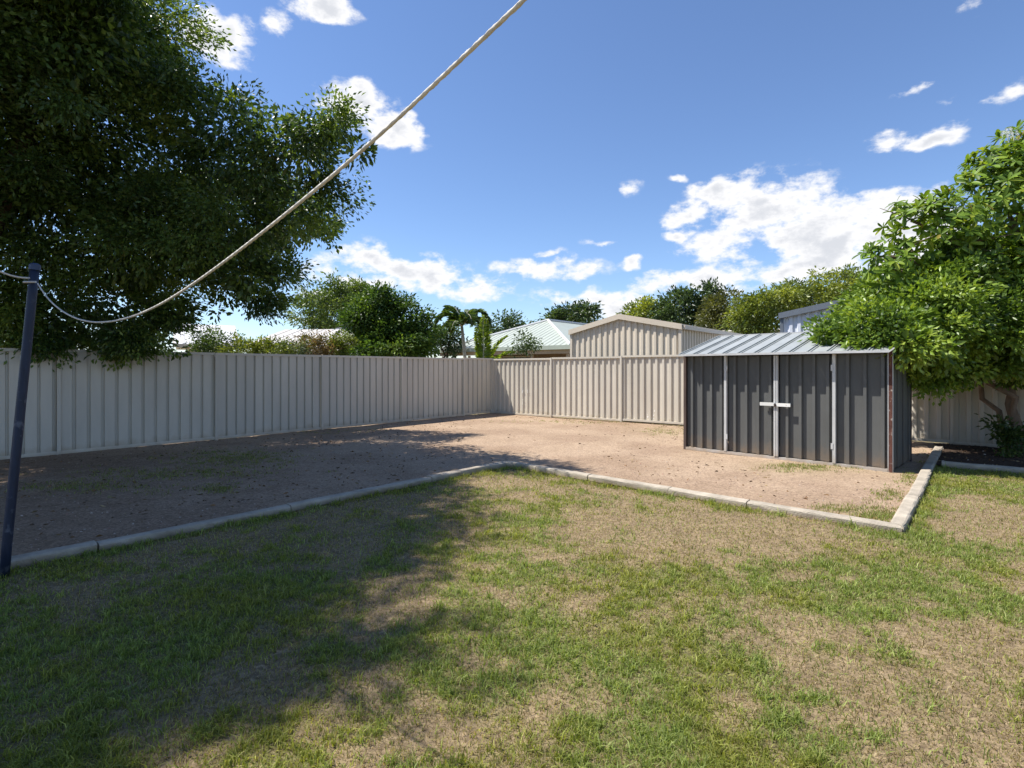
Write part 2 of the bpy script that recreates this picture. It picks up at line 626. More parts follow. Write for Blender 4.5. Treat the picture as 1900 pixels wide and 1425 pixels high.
def greenness(x, y):
    g = 0.50 + 1.5 * (fbm(x * 1.15, y * 1.15, 3, 4) - 0.5) + 1.5 * (fbm(x * 5, y * 5, 31, 3) - 0.5)
    for px, py, rx, ry, s in PATCH:
        cx, cy = G(px, py)
        wx = rx / F * cy
        wy = abs(G(px, py - ry)[1] - G(px, py + ry)[1]) / 2
        g = g + .72 * s * np.exp(-(((x - cx) / wx) ** 2 + ((y - cy) / wy) ** 2))
    kd = kerb_dist(x, y)
    g = g + 0.55 * np.exp(-((kd - 0.1) / 0.16) ** 2)
    return np.clip(g, 0, 1)


def smooth(a, b, x):
    t = np.clip((x - a) / (b - a), 0, 1)
    return t * t * (3 - 2 * t)


def grid_sheet(name, x0, x1, y0, y1, step, keep, zf, mat, colf):
    nx, ny = int((x1 - x0) / step) + 1, int((y1 - y0) / step) + 1
    X, Y = np.meshgrid(x0 + step * np.arange(nx), y0 + step * np.arange(ny))
    idx = np.arange(nx * ny).reshape(ny, nx)
    q = np.stack([idx[:-1, :-1], idx[:-1, 1:], idx[1:, 1:], idx[1:, :-1]], -1).reshape(-1, 4)
    cx = (X[:-1, :-1] + step / 2).ravel()
    cy = (Y[:-1, :-1] + step / 2).ravel()
    q = q[keep(cx, cy)]
    V = np.stack([X.ravel(), Y.ravel(), zf(X.ravel(), Y.ravel())], -1)
    col = colf(X.ravel(), Y.ravel())
    used = np.unique(q)
    rm = np.full(nx * ny, -1)
    rm[used] = np.arange(len(used))
    return link(name, np_mesh(name, V[used], rm[q], mat, col[used], smooth=True))


def dirt_z(x, y):
    return 0.03 * (fbm(x * 0.7, y * 0.7, 5, 3) - 0.5) + 0.012 * (fbm(x * 5, y * 5, 8, 3) - 0.5)


def lawn_z(x, y):
    return 0.03 * (fbm(x * 0.8, y * 0.8, 15, 3) - 0.5) + 0.02 * (fbm(x * 7, y * 7, 18, 2) - 0.5) - 0.012


def side(x, y):
    """distance behind the left fence line (s) and behind the back fence line (b); positive is outside the yard"""
    dx, dy = x - CORNER[0], y - CORNER[1]
    return -(dx * FU[0] + dy * FU[1]), dx * FN[0] + dy * FN[1]


def yard(x, y):
    s, b = side(x, y)
    return (s < 0.12) & (b < 0.12)


def dirt_col(x, y):
    n = fbm(x * 0.8, y * 0.8, 41, 4)
    n2 = fbm(x * 4.5, y * 4.5, 43, 3)
    a, b, c = np.array([.28, .202, .134]), np.array([.37, .278, .188]), np.array([.19, .128, .078])
    t = smooth(.35, .65, n)[:, None]
    col = a * (1 - t) + b * t
    s, bk = side(x, y)
    # old leaf mould and thin weeds under the tree (painted darker still over its shaded ground), along the fences and before the shed
    w = 0.8 * np.exp(-((s + 1.0) / 1.3) ** 2) * smooth(10.5, 8.5, y) + 0.55 * np.exp(-((bk + 0.25) / 0.5) ** 2)
    w = w + 0.8 * smooth(-0.5, -3.5, x) * smooth(9.5, 7, y)
    w = np.clip(w * (0.4 + 1.4 * (n2 - 0.25)), 0, 0.85)[:, None]
    col = col * (1 - w) + c * w
    wd = np.zeros_like(x)
    for px, py, rx, ry, sg in ((1490, 868, 90, 10, .8), (1600, 950, 70, 14, .5), (1240, 800, 60, 8, .5), (1690, 880, 40, 40, .4)):
        cx, cy = G(px, py)
        wy = abs(G(px, py - ry)[1] - G(px, py + ry)[1]) / 2
        wd = wd + sg * np.exp(-(((x - cx) / (rx / F * cy)) ** 2 + ((y - cy) / wy) ** 2))
    wd = np.clip(wd * (0.3 + 1.4 * (n2 - 0.2)), 0, .8)[:, None]
    return col * (1 - wd) + np.array([.25, .22, .09]) * wd


def lawn_col(x, y):
    g = greenness(x, y)[:, None]
    n = fbm(x * 9, y * 9, 51, 3)[:, None]
    dry = np.array([.235, .178, .105]) * (0.7 + 0.6 * n)
    gr = np.array([.13, .135, .05]) * (0.7 + 0.6 * n)
    t = smooth(.15, .9, g)
    return dry * (1 - t) + gr * t


gr = MB()
gr.v = [(-1200, -400, -0.08), (1200, -400, -0.08), (1200, 2000, -0.08), (-1200, 2000, -0.08)]
gr.f = [(0, 1, 2, 3)]
tag(gr.build('ground', M_ground), kind='structure')
tag(grid_sheet('dirt_yard', -13, 16, -4, 18.6, 0.09, lambda x, y: yard(x, y) & ~in_poly(x, y, LAWN_POLY) & ~in_poly(x, y, BED_POLY),
               dirt_z, M_dirt, dirt_col), kind='structure')
tag(grid_sheet('lawn', -8.1, 12.2, -2.5, 9.6, 0.06, lambda x, y: in_poly(x, y, LAWN_POLY), lawn_z, M_lawnsoil, lawn_col), kind='structure')
tag(grid_sheet('garden_bed', 6, 14, 3.2, 10.8, 0.07, lambda x, y: in_poly(x, y, BED_POLY) & yard(x, y),
               lambda x, y: 0.02 + 0.09 * (fbm(x * 3, y * 3, 61, 3) - 0.5), M_bed, lambda x, y: np.full((len(x), 3), .05)), kind='structure')

# ------------------------------------------------------------------ concrete edging


def edging(name, pts, cuts, label, seedk, w=0.125, h=0.062):
    """cast edging laid along pts, cut into separate segments at the distances in cuts"""
    rr = random.Random(seedk)
    root = empty(name, (pts[0][0], pts[0][1], 0))
    tag(root, label, 'garden edging')
    P2 = [Vector((a, b, 0)) for a, b in pts]
    d = [0]
    for i in range(1, len(P2)):
        d.append(d[-1] + (P2[i] - P2[i - 1]).length)

    def at(s):
        for i in range(1, len(P2)):
            if s <= d[i] + 1e-6:
                return P2[i - 1].lerp(P2[i], (s - d[i - 1]) / (d[i] - d[i - 1]))
        return P2[-1]

    def tan(s):
        return (at(min(s + .06, d[-1])) - at(max(s - .06, 0))).normalized()
    ends = [0] + [c for c in cuts if c < d[-1]] + [d[-1]]
    prof = [(-.5, -.12), (-.5, .70), (-.44, .90), (-.32, 1.0), (.32, 1.0), (.44, .90), (.5, .70), (.5, -.12)]
    for a, b in zip(ends[:-1], ends[1:]):
        m = MB()
        s0, s1 = a + .006, b - .006
        n = max(2, int((s1 - s0) / 0.12))
        ss = sorted(set([s0 + (s1 - s0) * k / n for k in range(n + 1)]))
        dz = rr.uniform(-.008, .008)
        sh = rr.uniform(-.008, .008)
        for s in ss:
            p, t = at(s), tan(s)
            nr = Vector((t.y, -t.x, 0))
            for u, v in prof:
                j = (0.016 * (fbm(s * 5 + u * 3, u * 5 + v * 5, seedk, 3) - .5))
                q = p + nr * (u * w + sh + j)
                m.v.append((q.x - pts[0][0], q.y - pts[0][1], v * h + (dz + j) * (1 if v > 0 else 0)))
        k = len(prof)
        for i in range(len(ss) - 1):
            for e in range(k - 1):
                m.f.append((i * k + e, i * k + e + 1, (i + 1) * k + e + 1, (i + 1) * k + e))
        m.f.append(tuple(range(k))[::-1])
        m.f.append(tuple((len(ss) - 1) * k + e for e in range(k)))
        m.build('edging_segment', M_conc, root)
    return root


Kd = math.dist(K[0], K[1])
j1 = Kd - math.dist(K[1], (-3.13, 4.38 + .28))


def cut_at(px, py):
    x, y = G(px, py)
    return math.dist(K[0], (x, y))


c1, c2 = cut_at(180, 1020), cut_at(530, 945)
La = Kd + sum(math.dist(K[i], K[i + 1]) for i in range(1, 4))
Lb = La + math.dist(K[4], K[5])
Lc = Lb + math.dist(K[5], K[6])
edging('concrete_edging', K, [c1 - 4.4, c1 - 2.2, c1, c2, c2 + 1.9, La + .25, La + 1.15, La + 2.3, La + 3.2, Lb, Lb + 1.5, Lb + 3.0, Lc + .05],
       'pale concrete edging zigzagging between the lawn and the bare dirt yard', 3)
edging('concrete_edging', KB, [1.5, 3.0, 4.5, 6.0], 'shaded concrete edging along the mulched bed at the right', 9, w=0.12, h=0.08)

# ------------------------------------------------------------------ fences


def sheet_mesh(name, L, h, mat, pitch=0.19, depth=0.038, front=0.09, slope=0.016, thick=0.003, phase=0.0):
    """ribbed steel sheet: local x along, -y outward, z up; closed thin shell"""
    pr = []
    x = -phase
    while x < L + pitch:
        for dx, dy in ((0, 0), (front, 0), (front + slope, depth), (pitch - slope, depth)):
            pr.append((x + dx, dy))
        x += pitch
    out = []
    for i in range(len(pr)):
        a = pr[i]
        if i:
            p = pr[i - 1]
            for e in (0.0, L):
                if p[0] < e < a[0]:
                    t = (e - p[0]) / (a[0] - p[0])
                    out.append((e, p[1] + (a[1] - p[1]) * t))
        if 0 <= a[0] <= L:
            out.append(a)
    m = MB()
    n = len(out)
    for yy in (0, thick):
        for z in (0, h):
            for a, b in out:
                m.v.append((a, b + yy, z))
    for i in range(n - 1):
        m.f.append((i, i + 1, n + i + 1, n + i))
        m.f.append((2 * n + i + 1, 2 * n + i, 3 * n + i, 3 * n + i + 1))
        m.f.append((n + i, n + i + 1, 3 * n + i + 1, 3 * n + i))
    for a in (0, n - 1):
        m.f.append((a, n + a, 3 * n + a, 2 * n + a))
    return m.mesh(name, mat)


def fence(label, u, s_posts, zoff, front, slope, name='steel_fence', H=1.80):
    ang = math.atan2(u[1], u[0])
    root = empty(name, (CORNER[0] + u[0] * s_posts[0], CORNER[1] + u[1] * s_posts[0], 0), ang)
    tag(root, label, 'fence')
    s0 = s_posts[0]
    cache = {}
    post = MB()
    # C-shaped channel post: web with two lips
    post.abox(-.026, .026, -.034, -.030, 0, H + .012)
    post.abox(-.05, .05, .0505, .0545, 0, H - .06)  # backing strip added to block sun through the slots beside the post
    post.abox(-.026, -.022, -.030, .05, 0, H + .012)
    post.abox(.022, .026, -.030, .05, 0, H + .012)
    pm = post.mesh('post', M_fence2)
    for i, s in enumerate(s_posts):
        z = max(zoff[min(i, len(zoff) - 1)], zoff[max(i - 1, 0)])
        link('post', pm, root, (s - s0, 0, z - .02))
    for i in range(len(s_posts) - 1):
        a, b = s_posts[i] - s0, s_posts[i + 1] - s0
        L = b - a - .072
        z = zoff[i]
        key = round(L, 3)
        if key not in cache:
            t = MB()
            t.abox(-.0095, L + .0095, -.020, .056, H - .05, H)
            lo = MB()
            lo.abox(-.0095, L + .0095, -.014, .052, 0, .055)
            cache[key] = (t.mesh('top_rail', M_fence2), lo.mesh('bottom_rail', M_fence2), {})
        t, lo, shs = cache[key]
        link('top_rail', t, root, (a + .036, 0, z))
        link('bottom_rail', lo, root, (a + .036, 0, z + .012))
        ns = max(1, round(L / .78))
        w = L / ns
        if 's' not in shs:
            shs['s'] = sheet_mesh('sheet', w - .0002, H - .07, M_fence, pitch=w / max(1, round(w / .195)), front=front, slope=slope, depth=.036)
        for k in range(ns):
            link('sheet', shs['s'], root, (a + .036 + k * w, .004, z + .04))
    return root


fence('long shaded grey-beige ribbed steel fence along the left side', FN, [-18.4, -16.0, -13.62, -11.2, -8.66, -6.24, -3.81, -1.374, -.03],
      [0, 0, 0, 0, 0, 0, .0, .02, .0], .148, .012)
back_fence = fence('sunlit beige ribbed steel fence across the back behind the dark shed', FU, [.03, 2.36, 4.71, 7.07, 9.42, 11.78, 14.1, 16.5],
      [0, .015, .035, .035, .02, .0, 0, 0], .06, .018)

def smears(root, s0, s, z, w, h, n, seed):
    """scuffed pale paint marks left on the outer faces of the ribs"""
    rr = random.Random(seed)
    mt = paint('pale_scuff', (0.8, 0.78, 0.74), rough=0.7, var=0.05)
    m = MB()
    pit = .2588 * (2.308 / 3) / .2588 / 4
    for k in range(n):
        x = s - s0 + rr.gauss(0, w * .4)
        x = math.floor(x / pit) * pit + .036 + rr.uniform(.012, .05)
        zz = z + rr.gauss(0, h * .4)
        a, b = rr.uniform(.006, .02), rr.uniform(.01, .05)
        i = len(m.v)
        ring = 7
        for q in range(ring):
            th = 2 * math.pi * q / ring
            r = rr.uniform(.5, 1.1)
            m.v.append((x + math.cos(th) * a * r, .001, zz + math.sin(th) * b * r))
        m.f.append(tuple(range(i, i + ring)))
    m.build('paint_scuff', mt, root)['kind'] = 'stuff'


smears(back_fence, .03, 1.33, .78, .22, .13, 16, 4)
smears(back_fence, .03, 1.30, .35, .12, .2, 8, 6)
smears(back_fence, .03, 5.62, .25, .05, .12, 6, 5)

# ------------------------------------------------------------------ the dark garden shed


def garden_shed():
    F0 = Vector((3.155, 9.91, 0))
    u = Vector((0.697, -0.718, 0)).normalized()
    ang = math.atan2(u.y, u.x)
    W, D, HF, HB = 3.16, 1.36, 1.74, 2.08
    root = empty('garden_shed', F0, ang)
    tag(root, 'charcoal ribbed steel garden shed with double doors and zinc skillion roof', 'shed')
    # front: local x along, -y toward the camera
    def panel(x0, x1, name, y=0.0, z0=.05, z1=HF - .02, parent=root, pitch=0.2):
        L = x1 - x0
        n = max(1, round(L / pitch))
        me = sheet_mesh(name, L, z1 - z0, M_shed, pitch=L / n, depth=.05, front=.040, slope=.012, phase=.09)
        return link(name, me, parent, (x0, y, z0))
    panel(.035, .752, 'wall_panel')
    panel(2.465, 3.125, 'wall_panel')
    # side and back walls
    for x, sx, o in ((0, 1, -math.pi / 2), (W, 1, math.pi / 2)):
        m = MB()
        n = 7
        for k in range(n):
            y0, y1 = D * k / n + .002, D * (k + 1) / n - .002
            if x == 0:
                xa, xb = 0.012 * (k % 2), 0.012 * (k % 2) + .01
            else:
                xa, xb = W - .01 - 0.012 * (k % 2), W - 0.012 * (k % 2)
            z0, z1 = .03, HF + (HB - HF) * y0 / D - .02
            z2 = HF + (HB - HF) * y1 / D - .02
            b = len(m.v)
            m.v += [(xa, y0, z0), (xb, y0, z0), (xb, y1, z0), (xa, y1, z0), (xa, y0, z1), (xb, y0, z1), (xb, y1, z2), (xa, y1, z2)]
            m.f += [tuple(b + i for i in t) for t in ((0, 3, 2, 1), (4, 5, 6, 7), (0, 1, 5, 4), (2, 3, 7, 6), (0, 4, 7, 3), (1, 2, 6, 5))]
        m.build('side_wall', M_shed, root)
    link('back_wall', sheet_mesh('back_wall', W - .06, HB - .06, M_shed, pitch=.2, depth=.03, front=.06), root, (.03, D - .045, .03))
    # corner posts
    MB().abox(-.012, .034, -.014, .04, 0, HF).build('corner_post', M_brown, root)
    cp = MB().abox(3.128, 3.172, -.016, .03, 0, HF).build('corner_post', M_rust, root)
    cp['label'] = 'rust-red corner strip'
    MB().abox(3.117, 3.127, -.018, .012, 0, HF).build('edge_trim', M_zinc, root)
    MB().abox(3.1725, 3.178, -.012, .03, 0, HF).build('edge_trim', M_zinc, root)
    MB().abox(W - .015, W + .008, D - .05, D, .0, HB - .03).build('corner_post', M_brown, root)
    # frame: sill track, head track, jambs
    MB().abox(.036, 3.115, -.022, .028, .0, .046).build('sill_track', M_zinc, root)
    MB().abox(.036, 3.115, -.018, .03, HF - .05, HF - .012).build('head_track', M_brown, root)
    for x in (.774, 2.442):
        MB().abox(x - .021, x + .021, -.030, .03, .0465, HF - .051).build('door_jamb', M_zinc, root)
    # doors
    for x0, x1, sgn in ((.798, 1.605, -1), (1.613, 2.418, 1)):
        d = empty('door', (x0 if sgn < 0 else x1, 0, .055))
        d.parent = root
        ox = x0 if sgn < 0 else x1
        L = x1 - x0
        me = sheet_mesh('door_skin', L - .034, HF - .055 - .06, M_shed, pitch=(L - .03) / 4, depth=.05, front=.040, slope=.012, phase=.09)
        link('door_skin', me, d, (x0 - ox + (.002 if sgn < 0 else .032), -.002, .0))
        st = (x1 - .030, x1) if sgn < 0 else (x0, x0 + .026)
        MB().abox(st[0] - ox, st[1] - ox, -.034, .02, 0, HF - .115).build('door_stile', M_zinc, d)
        hx = (x1 - .235, x1 - .012) if sgn < 0 else (x0 + .012, x0 + .225)
        z = .80 + (.008 if sgn > 0 else .012)
        h = MB().abox(hx[0] - ox, hx[1] - ox, -.066, -.036, z, z + .052)
        h.abox(hx[0] - ox + .02, hx[0] - ox + .06, -.0355, -.004, z + .01, z + .042)
        h.build('handle', M_handle, d)
        hz = (x0 if sgn < 0 else x1) - ox
        for zz in (.2, 1.38):
            MB().abox(hz - .016, hz + .016, -.036, -.031, zz, zz + .09).build('hinge', M_zinc, d)
    MB().tube([(1.609, -.075, .86), (1.609, -.075, .905)], .016, 8).build('padlock', M_brown, root)
    # roof: a flat sheet with standing ribs, sloping down to the front
    ov = .19
    sl = (HB - HF) / D

    def rz(y):
        return HF + .012 + sl * y
    roof = empty('roof', (0, 0, 0))
    roof.parent = root
    y0, y1 = -ov, D + .06
    nb = 12
    xw = (W + .02) / nb
    for k in range(nb):
        a = -.01 + k * xw
        m = MB()
        m.box((a + .002, y0, rz(y0)), (xw - .004, 0, 0), (0, y1 - y0, sl * (y1 - y0)), (0, 0, .004))
        m.box((a + .002, y0 + .001, rz(y0) + .0045), (.016, 0, 0), (0, y1 - y0 - .002, sl * (y1 - y0 - .002)), (0, 0, .03))
        m.box((a + .0185, y0 + .001, rz(y0) + .0045), (.028, 0, 0), (0, y1 - y0 - .002, sl * (y1 - y0 - .002)), (0, 0, .012))
        m.build('roof_sheet', M_roofz, roof)
    MB().box((-.012, y0 - .014, rz(y0) - .012), (W + .024, 0, 0), (0, .012, 0), (0, 0, .034)).build('eave_trim', M_zinc, roof)
    MB().box((-.012, D + .062, rz(D + .06) - .02), (W + .024, 0, 0), (0, .014, 0), (0, 0, .05)).build('ridge_trim', M_zinc, roof)
    # bent-up end of the eave trim
    MB().box((W + .013, y0 - .014, rz(y0) - .008), (.06, -.01, .045), (0, .012, 0), (0, 0, .024)).build('bent_trim_end', M_zinc, roof)
    return root


garden_shed()

# ------------------------------------------------------------------ neighbours' buildings


def poly_obj(name, verts, faces, mat, parent):
    m = MB()
    m.v = [tuple(v) for v in verts]
    m.f = faces
    return m.build(name, mat, parent)


def gable_shed(name, label, cat, o, u, w, depth, eave, apex, wallmat, roofmat, trimmat, pitch, apex_t=0.5):
    """steel shed whose gable end faces the yard; o = left front corner, local x along the gable, y going back"""
    ang = math.atan2(u[1], u[0])
    root = empty(name, (o[0], o[1], -.05), ang)
    tag(root, label, cat)
    n = max(2, round(w / pitch))
    pt = w / n
    ax = w * apex_t

    def top(x):
        return eave + (apex - eave) * (x / ax if x < ax else (w - x) / (w - ax))
    # gable wall: the ribbed sheet, cut to the rake
    m = MB()
    pr = []
    for k in range(n):
        x = k * pt
        for dx, dy in ((0, 0), (pt * .36, 0), (pt * .48, .035), (pt * .86, .035)):
            pr.append((x + dx, dy))
    pr.append((w, 0))
    for x, y in pr:
        m.v += [(x, y, 0), (x, y, top(x) - .03)]
    for i in range(len(pr) - 1):
        m.f.append((2 * i, 2 * i + 2, 2 * i + 3, 2 * i + 1))
    m.build('gable_wall', wallmat, root)
    for side_x in (0, w):
        s = MB()
        nn = max(2, round(depth / pitch))
        q = depth / nn
        pr = []
        for k in range(nn):
            y = k * q
            for dx, dy in ((0, 0), (q * .36, 0), (q * .48, .03), (q * .86, .03)):
                pr.append((y + dx, dy))
        pr.append((depth, 0))
        sg = 1 if side_x == 0 else -1
        for y, d in pr:
            s.v += [(side_x + sg * d, y + .04, 0), (side_x + sg * d, y + .04, eave - .03)]
        for i in range(len(pr) - 1):
            s.f.append((2 * i, 2 * i + 1, 2 * i + 3, 2 * i + 2) if side_x == 0 else (2 * i, 2 * i + 2, 2 * i + 3, 2 * i + 1))
        s.build('side_wall', wallmat, root)
    poly_obj('back_wall', [(0, depth + .04, 0), (w, depth + .04, 0), (w, depth + .04, eave - .03), (ax, depth + .04, apex - .03), (0, depth + .04, eave - .03)], [(4, 3, 2, 1, 0)], wallmat, root)
    for a, b, za, zb in ((-.06, ax, None, apex), (ax, w + .06, apex, None)):
        lo = eave - .06 * (apex - eave) / ax
        za = lo if za is None else za
        zb = lo if zb is None else zb
        r = MB()
        r.box((a, -.05, za), (b - a, 0, zb - za), (0, depth + .14, 0), (0, 0, .03))
        ro = r.build('roof', roofmat, root)
        MB().box((a, -.075, za - .12), (b - a, 0, zb - za), (0, .024, 0), (0, 0, .155)).build('barge_flashing', trimmat, ro)
    MB().abox(-.03, .05, -.03, .03, 0, eave - .1).build('corner_flashing', trimmat, root)
    MB().abox(w - .05, w + .03, -.03, .03, 0, eave - .1).build('corner_flashing', trimmat, root)
    MB().abox(w + .02, w + .12, 0.0, depth + .05, eave - .12, eave - .02).build('gutter', trimmat, root)
    return root


def on_back(px, scale):
    """point at photo column px on a line parallel to the back fence, scale times as far away"""
    k = (px - 950) / F
    t = (k * CORNER[1] - CORNER[0]) / (FU[0] - k * FU[1])
    return (CORNER + FU * t) * scale, t * scale


a, ta = on_back(1060, 1.067)
b, tb = on_back(1263, 1.067)
gable_shed('garage', 'beige ribbed steel garage with low gable behind the back fence', 'garage', a, FU, tb - ta, 7.3, 2.72, 3.10,
           M_garage, M_garage, M_garage, .2, apex_t=.48)
a, ta = on_back(1450, 1.2)
gable_shed('steel_shed', 'pale blue-grey steel shed with dark trim half hidden by the leafy tree', 'shed', a, FU, 5.4, 6.0, 3.02, 3.50,
           M_bluegrey, M_slate, M_slate, .2)


def hip_house():
    A = np.array([-3.73, 28.0])
    root = empty('house', (A[0], A[1], -.05), math.atan2(FU[1], FU[0]))
    tag(root, 'low house with pale green hipped metal roof beyond the palms', 'house')
    w, d, ez, az = 8.0, 15.0, 2.52, 4.08
    # walls, set back under the eaves
    MB().abox(1.6, w - .7, 1.6, d - .7, 0, ez - .02).build('wall', M_wall, root)
    v = [(0, 0, ez), (w, 0, ez), (w, d, ez), (0, d, ez), (w / 2, w / 2, az), (w / 2, d - w / 2, az)]
    roof = poly_obj('roof', v, [(0, 1, 4), (1, 2, 5, 4), (2, 3, 5), (3, 0, 4, 5), (3, 2, 1, 0)], M_greenroof, root)
    # standing ribs on the two faces in view
    for k in range(1, 27):
        x = w * k / 27
        t = 1 - abs(x - w / 2) / (w / 2)
        MB().box((x - .015, .01, ez + .012), (.03, 0, 0), (0, w / 2 * t, (az - ez) * t), (0, 0, .008)).build('roof_rib', M_greenroof, roof)
    for a, b in (((0, 0, ez), (w / 2, w / 2, az)), ((w, 0, ez), (w / 2, w / 2, az)), ((w / 2, w / 2, az), (w / 2, d - w / 2, az))):
        MB().tube([Vector(a) + Vector((0, 0, .03)), Vector(b) + Vector((0, 0, .03))], .07, 6).build('ridge_cap', M_whiteroof, roof)
    MB().abox(-.08, w + .08, -.1, -.004, ez - .16, ez + .02).build('gutter', M_fascia, root)
    MB().abox(-.1, -.004, 0, d, ez - .16, ez + .02).build('gutter', M_fascia, root)
    MB().abox(0, w, .002, .03, ez - .34, ez - .17).build('fascia', M_wood, root)
    for x in (.15, 2.0, 4.0, 5.9, 7.8):
        MB().abox(x - .05, x + .05, .05, .15, 0, ez - .35).build('veranda_post', M_wood, root)
    wn = MB().abox(3.0, 4.6, 1.57, 1.598, .9, 2.1).build('window', M_slate, root)
    MB().abox(2.94, 4.66, 1.55, 1.569, 2.1, 2.16).build('window_frame', M_wallc, wn)
    return root


hip_house()


def gable_house(name, label, o, ang, w, d, eave, ridge, roofmat, wallmat, parent=None):
    """house with the ridge running along local x"""
    root = empty(name, (o[0], o[1], -.05), ang)
    tag(root, label, 'house')
    poly_obj('wall', [(.4, .4, 0), (w - .4, .4, 0), (w - .4, d - .4, 0), (.4, d - .4, 0), (.4, .4, eave), (w - .4, .4, eave), (w - .4, d - .4, eave), (.4, d - .4, eave),
                      (.4, d / 2, ridge - .1), (w - .4, d / 2, ridge - .1)],
             [(0, 1, 5, 4), (2, 3, 7, 6), (1, 2, 6, 9, 5), (3, 0, 4, 8, 7)], wallmat, root)
    for y0, z0, y1, z1 in ((0, eave - .05, d / 2, ridge), (d / 2, ridge, d, eave - .05)):
        ro = MB().box((0, y0, z0), (w, 0, 0), (0, y1 - y0, z1 - z0), (0, 0, .05)).build('roof', roofmat, root)
        for k in range(int(w / .6)):
            MB().box((.3 + k * .6, y0 + .01, z0 + .052), (.04, 0, 0), (0, (y1 - y0) * .99, (z1 - z0) * .99), (0, 0, .025)).build('roof_rib', roofmat, ro)
    MB().abox(0, w, -.12, -.004, eave - .14, eave - .01).build('gutter', wallmat, root)
    MB().box((-.03, 0, eave - .2), (.028, 0, 0), (0, d / 2, ridge - eave + .05), (0, 0, .2)).build('barge_board', wallmat, root)
    MB().box((w + .002, 0, eave - .2), (.028, 0, 0), (0, d / 2, ridge - eave + .05), (0, 0, .2)).build('barge_board', wallmat, root)
    f = MB().abox(1.5, 2.9, .38, .399, .9, 2.1).build('window', M_slate, root)
    MB().abox(1.44, 2.96, .36, .379, 2.1, 2.17).build('window_frame', M_whiteroof, f)
    return root


p = P(452, 640, 25)
gable_house('house', 'house with long cream metal roof behind the shrubs, left of centre', (p.x, p.y), math.radians(-4), 5.4, 8, 2.62, 3.58, M_creamroof, M_wallc)
p = P(322, 640, 21)
gable_house('house', 'house with bright white roof glimpsed under the big tree', (p.x, p.y), math.radians(31), 2.3, 6, 2.5, 3.45, M_whiteroof, M_wallc)
p = P(570, 617, 34)
gable_house('house', 'small grey roofed house behind the cream roof and before the round tree', (p.x, p.y), math.radians(-20), 4.0, 7, 3.8, 4.35, M_greyroof, M_wallc)
p = P(1296, 613, 33)
gable_house('house', 'house with pale roof edge showing between beige garage and yellow-green trees', (p.x, p.y), math.radians(-8), 7.5, 8, 3.8, 4.15, M_creamroof, M_wallc)

# ------------------------------------------------------------------ vegetation builders


def unit(v):
    return v / (np.linalg.norm(v, axis=-1, keepdims=True) + 1e-9)


def leaves(cen, dirs, length, width, col, fold=0.25):
    """one folded four-cornered leaf per row: base, two shoulders, tip"""
    n = len(cen)
    d = unit(dirs)
    r = unit(rng.normal(size=(n, 3)))
    s = unit(np.cross(d, r))
    nn = np.cross(s, d)
    L = length[:, None]
    Wd = width[:, None]
    b = cen
    m1 = cen + d * L * .48 + s * Wd * .5 + nn * Wd * fold
    m2 = cen + d * L * .48 - s * Wd * .5 + nn * Wd * fold
    t = cen + d * L
    V = np.stack([b, m1, t, m2], 1).reshape(-1, 3)
    i = np.arange(n)[:, None] * 4
    Fq = np.concatenate([i + np.array([0, 1, 2]), i + np.array([0, 2, 3])], 1).reshape(-1, 3)
    return V, Fq, np.repeat(col, 4, axis=0)


def crown_points(lobes, n_cl, per, shell=0.55, spread=0.16, flat=0.8, clump=9):
    """leaf positions on twigs, twigs gathered into clumps, clumps spread through the lobes"""
    c = np.array([l[:3] for l in lobes], dtype=float)
    r = np.array([(l[3], l[3], l[4] if len(l) > 4 else l[3] * flat) for l in lobes], dtype=float)
    wt = (r[:, 0] * r[:, 1] + r[:, 0] * r[:, 2])
    nk = max(6, n_cl // clump)
    k = rng.choice(len(lobes), size=nk, p=wt / wt.sum())
    d = unit(rng.normal(size=(nk, 3)))
    rad = shell + (1.0 - shell) * rng.random(nk) ** 0.7
    az = np.arctan2(d[:, 1], d[:, 0])
    rad = rad * (0.84 + 0.32 * vnoise(az * 2.3 + k * 7.1, d[:, 2] * 3.1 + k * 3.7, 77))
    kc = c[k] + d * r[k] * rad[:, None]
    kr = (0.13 + 0.20 * r[k].min(1) ** .8) * (clump / 12.0) ** .28 * (.6 + .8 * rng.random(nk)) * (spread / .16) ** .6
    # twigs of a clump: a flattened ball, thinner above
    ti = np.repeat(np.arange(nk), clump)
    e = unit(rng.normal(size=(len(ti), 3))) * (rng.random(len(ti)) ** .45)[:, None] * np.array([1, 1, .62])
    cl = kc[ti] + e * kr[ti][:, None]
    td = unit(d[ti] * .6 + e)
    cc = np.repeat(cl, per, axis=0)
    dd = np.repeat(td, per, axis=0)
    # leaves strung along the twig
    n = len(cc)
    along = rng.random(n)[:, None]
    off = np.clip(rng.normal(size=cc.shape), -1.6, 1.6) * spread * .45 + dd * (along - .3) * spread * 1.6
    return cc + off, dd, off, np.repeat(ti, per)


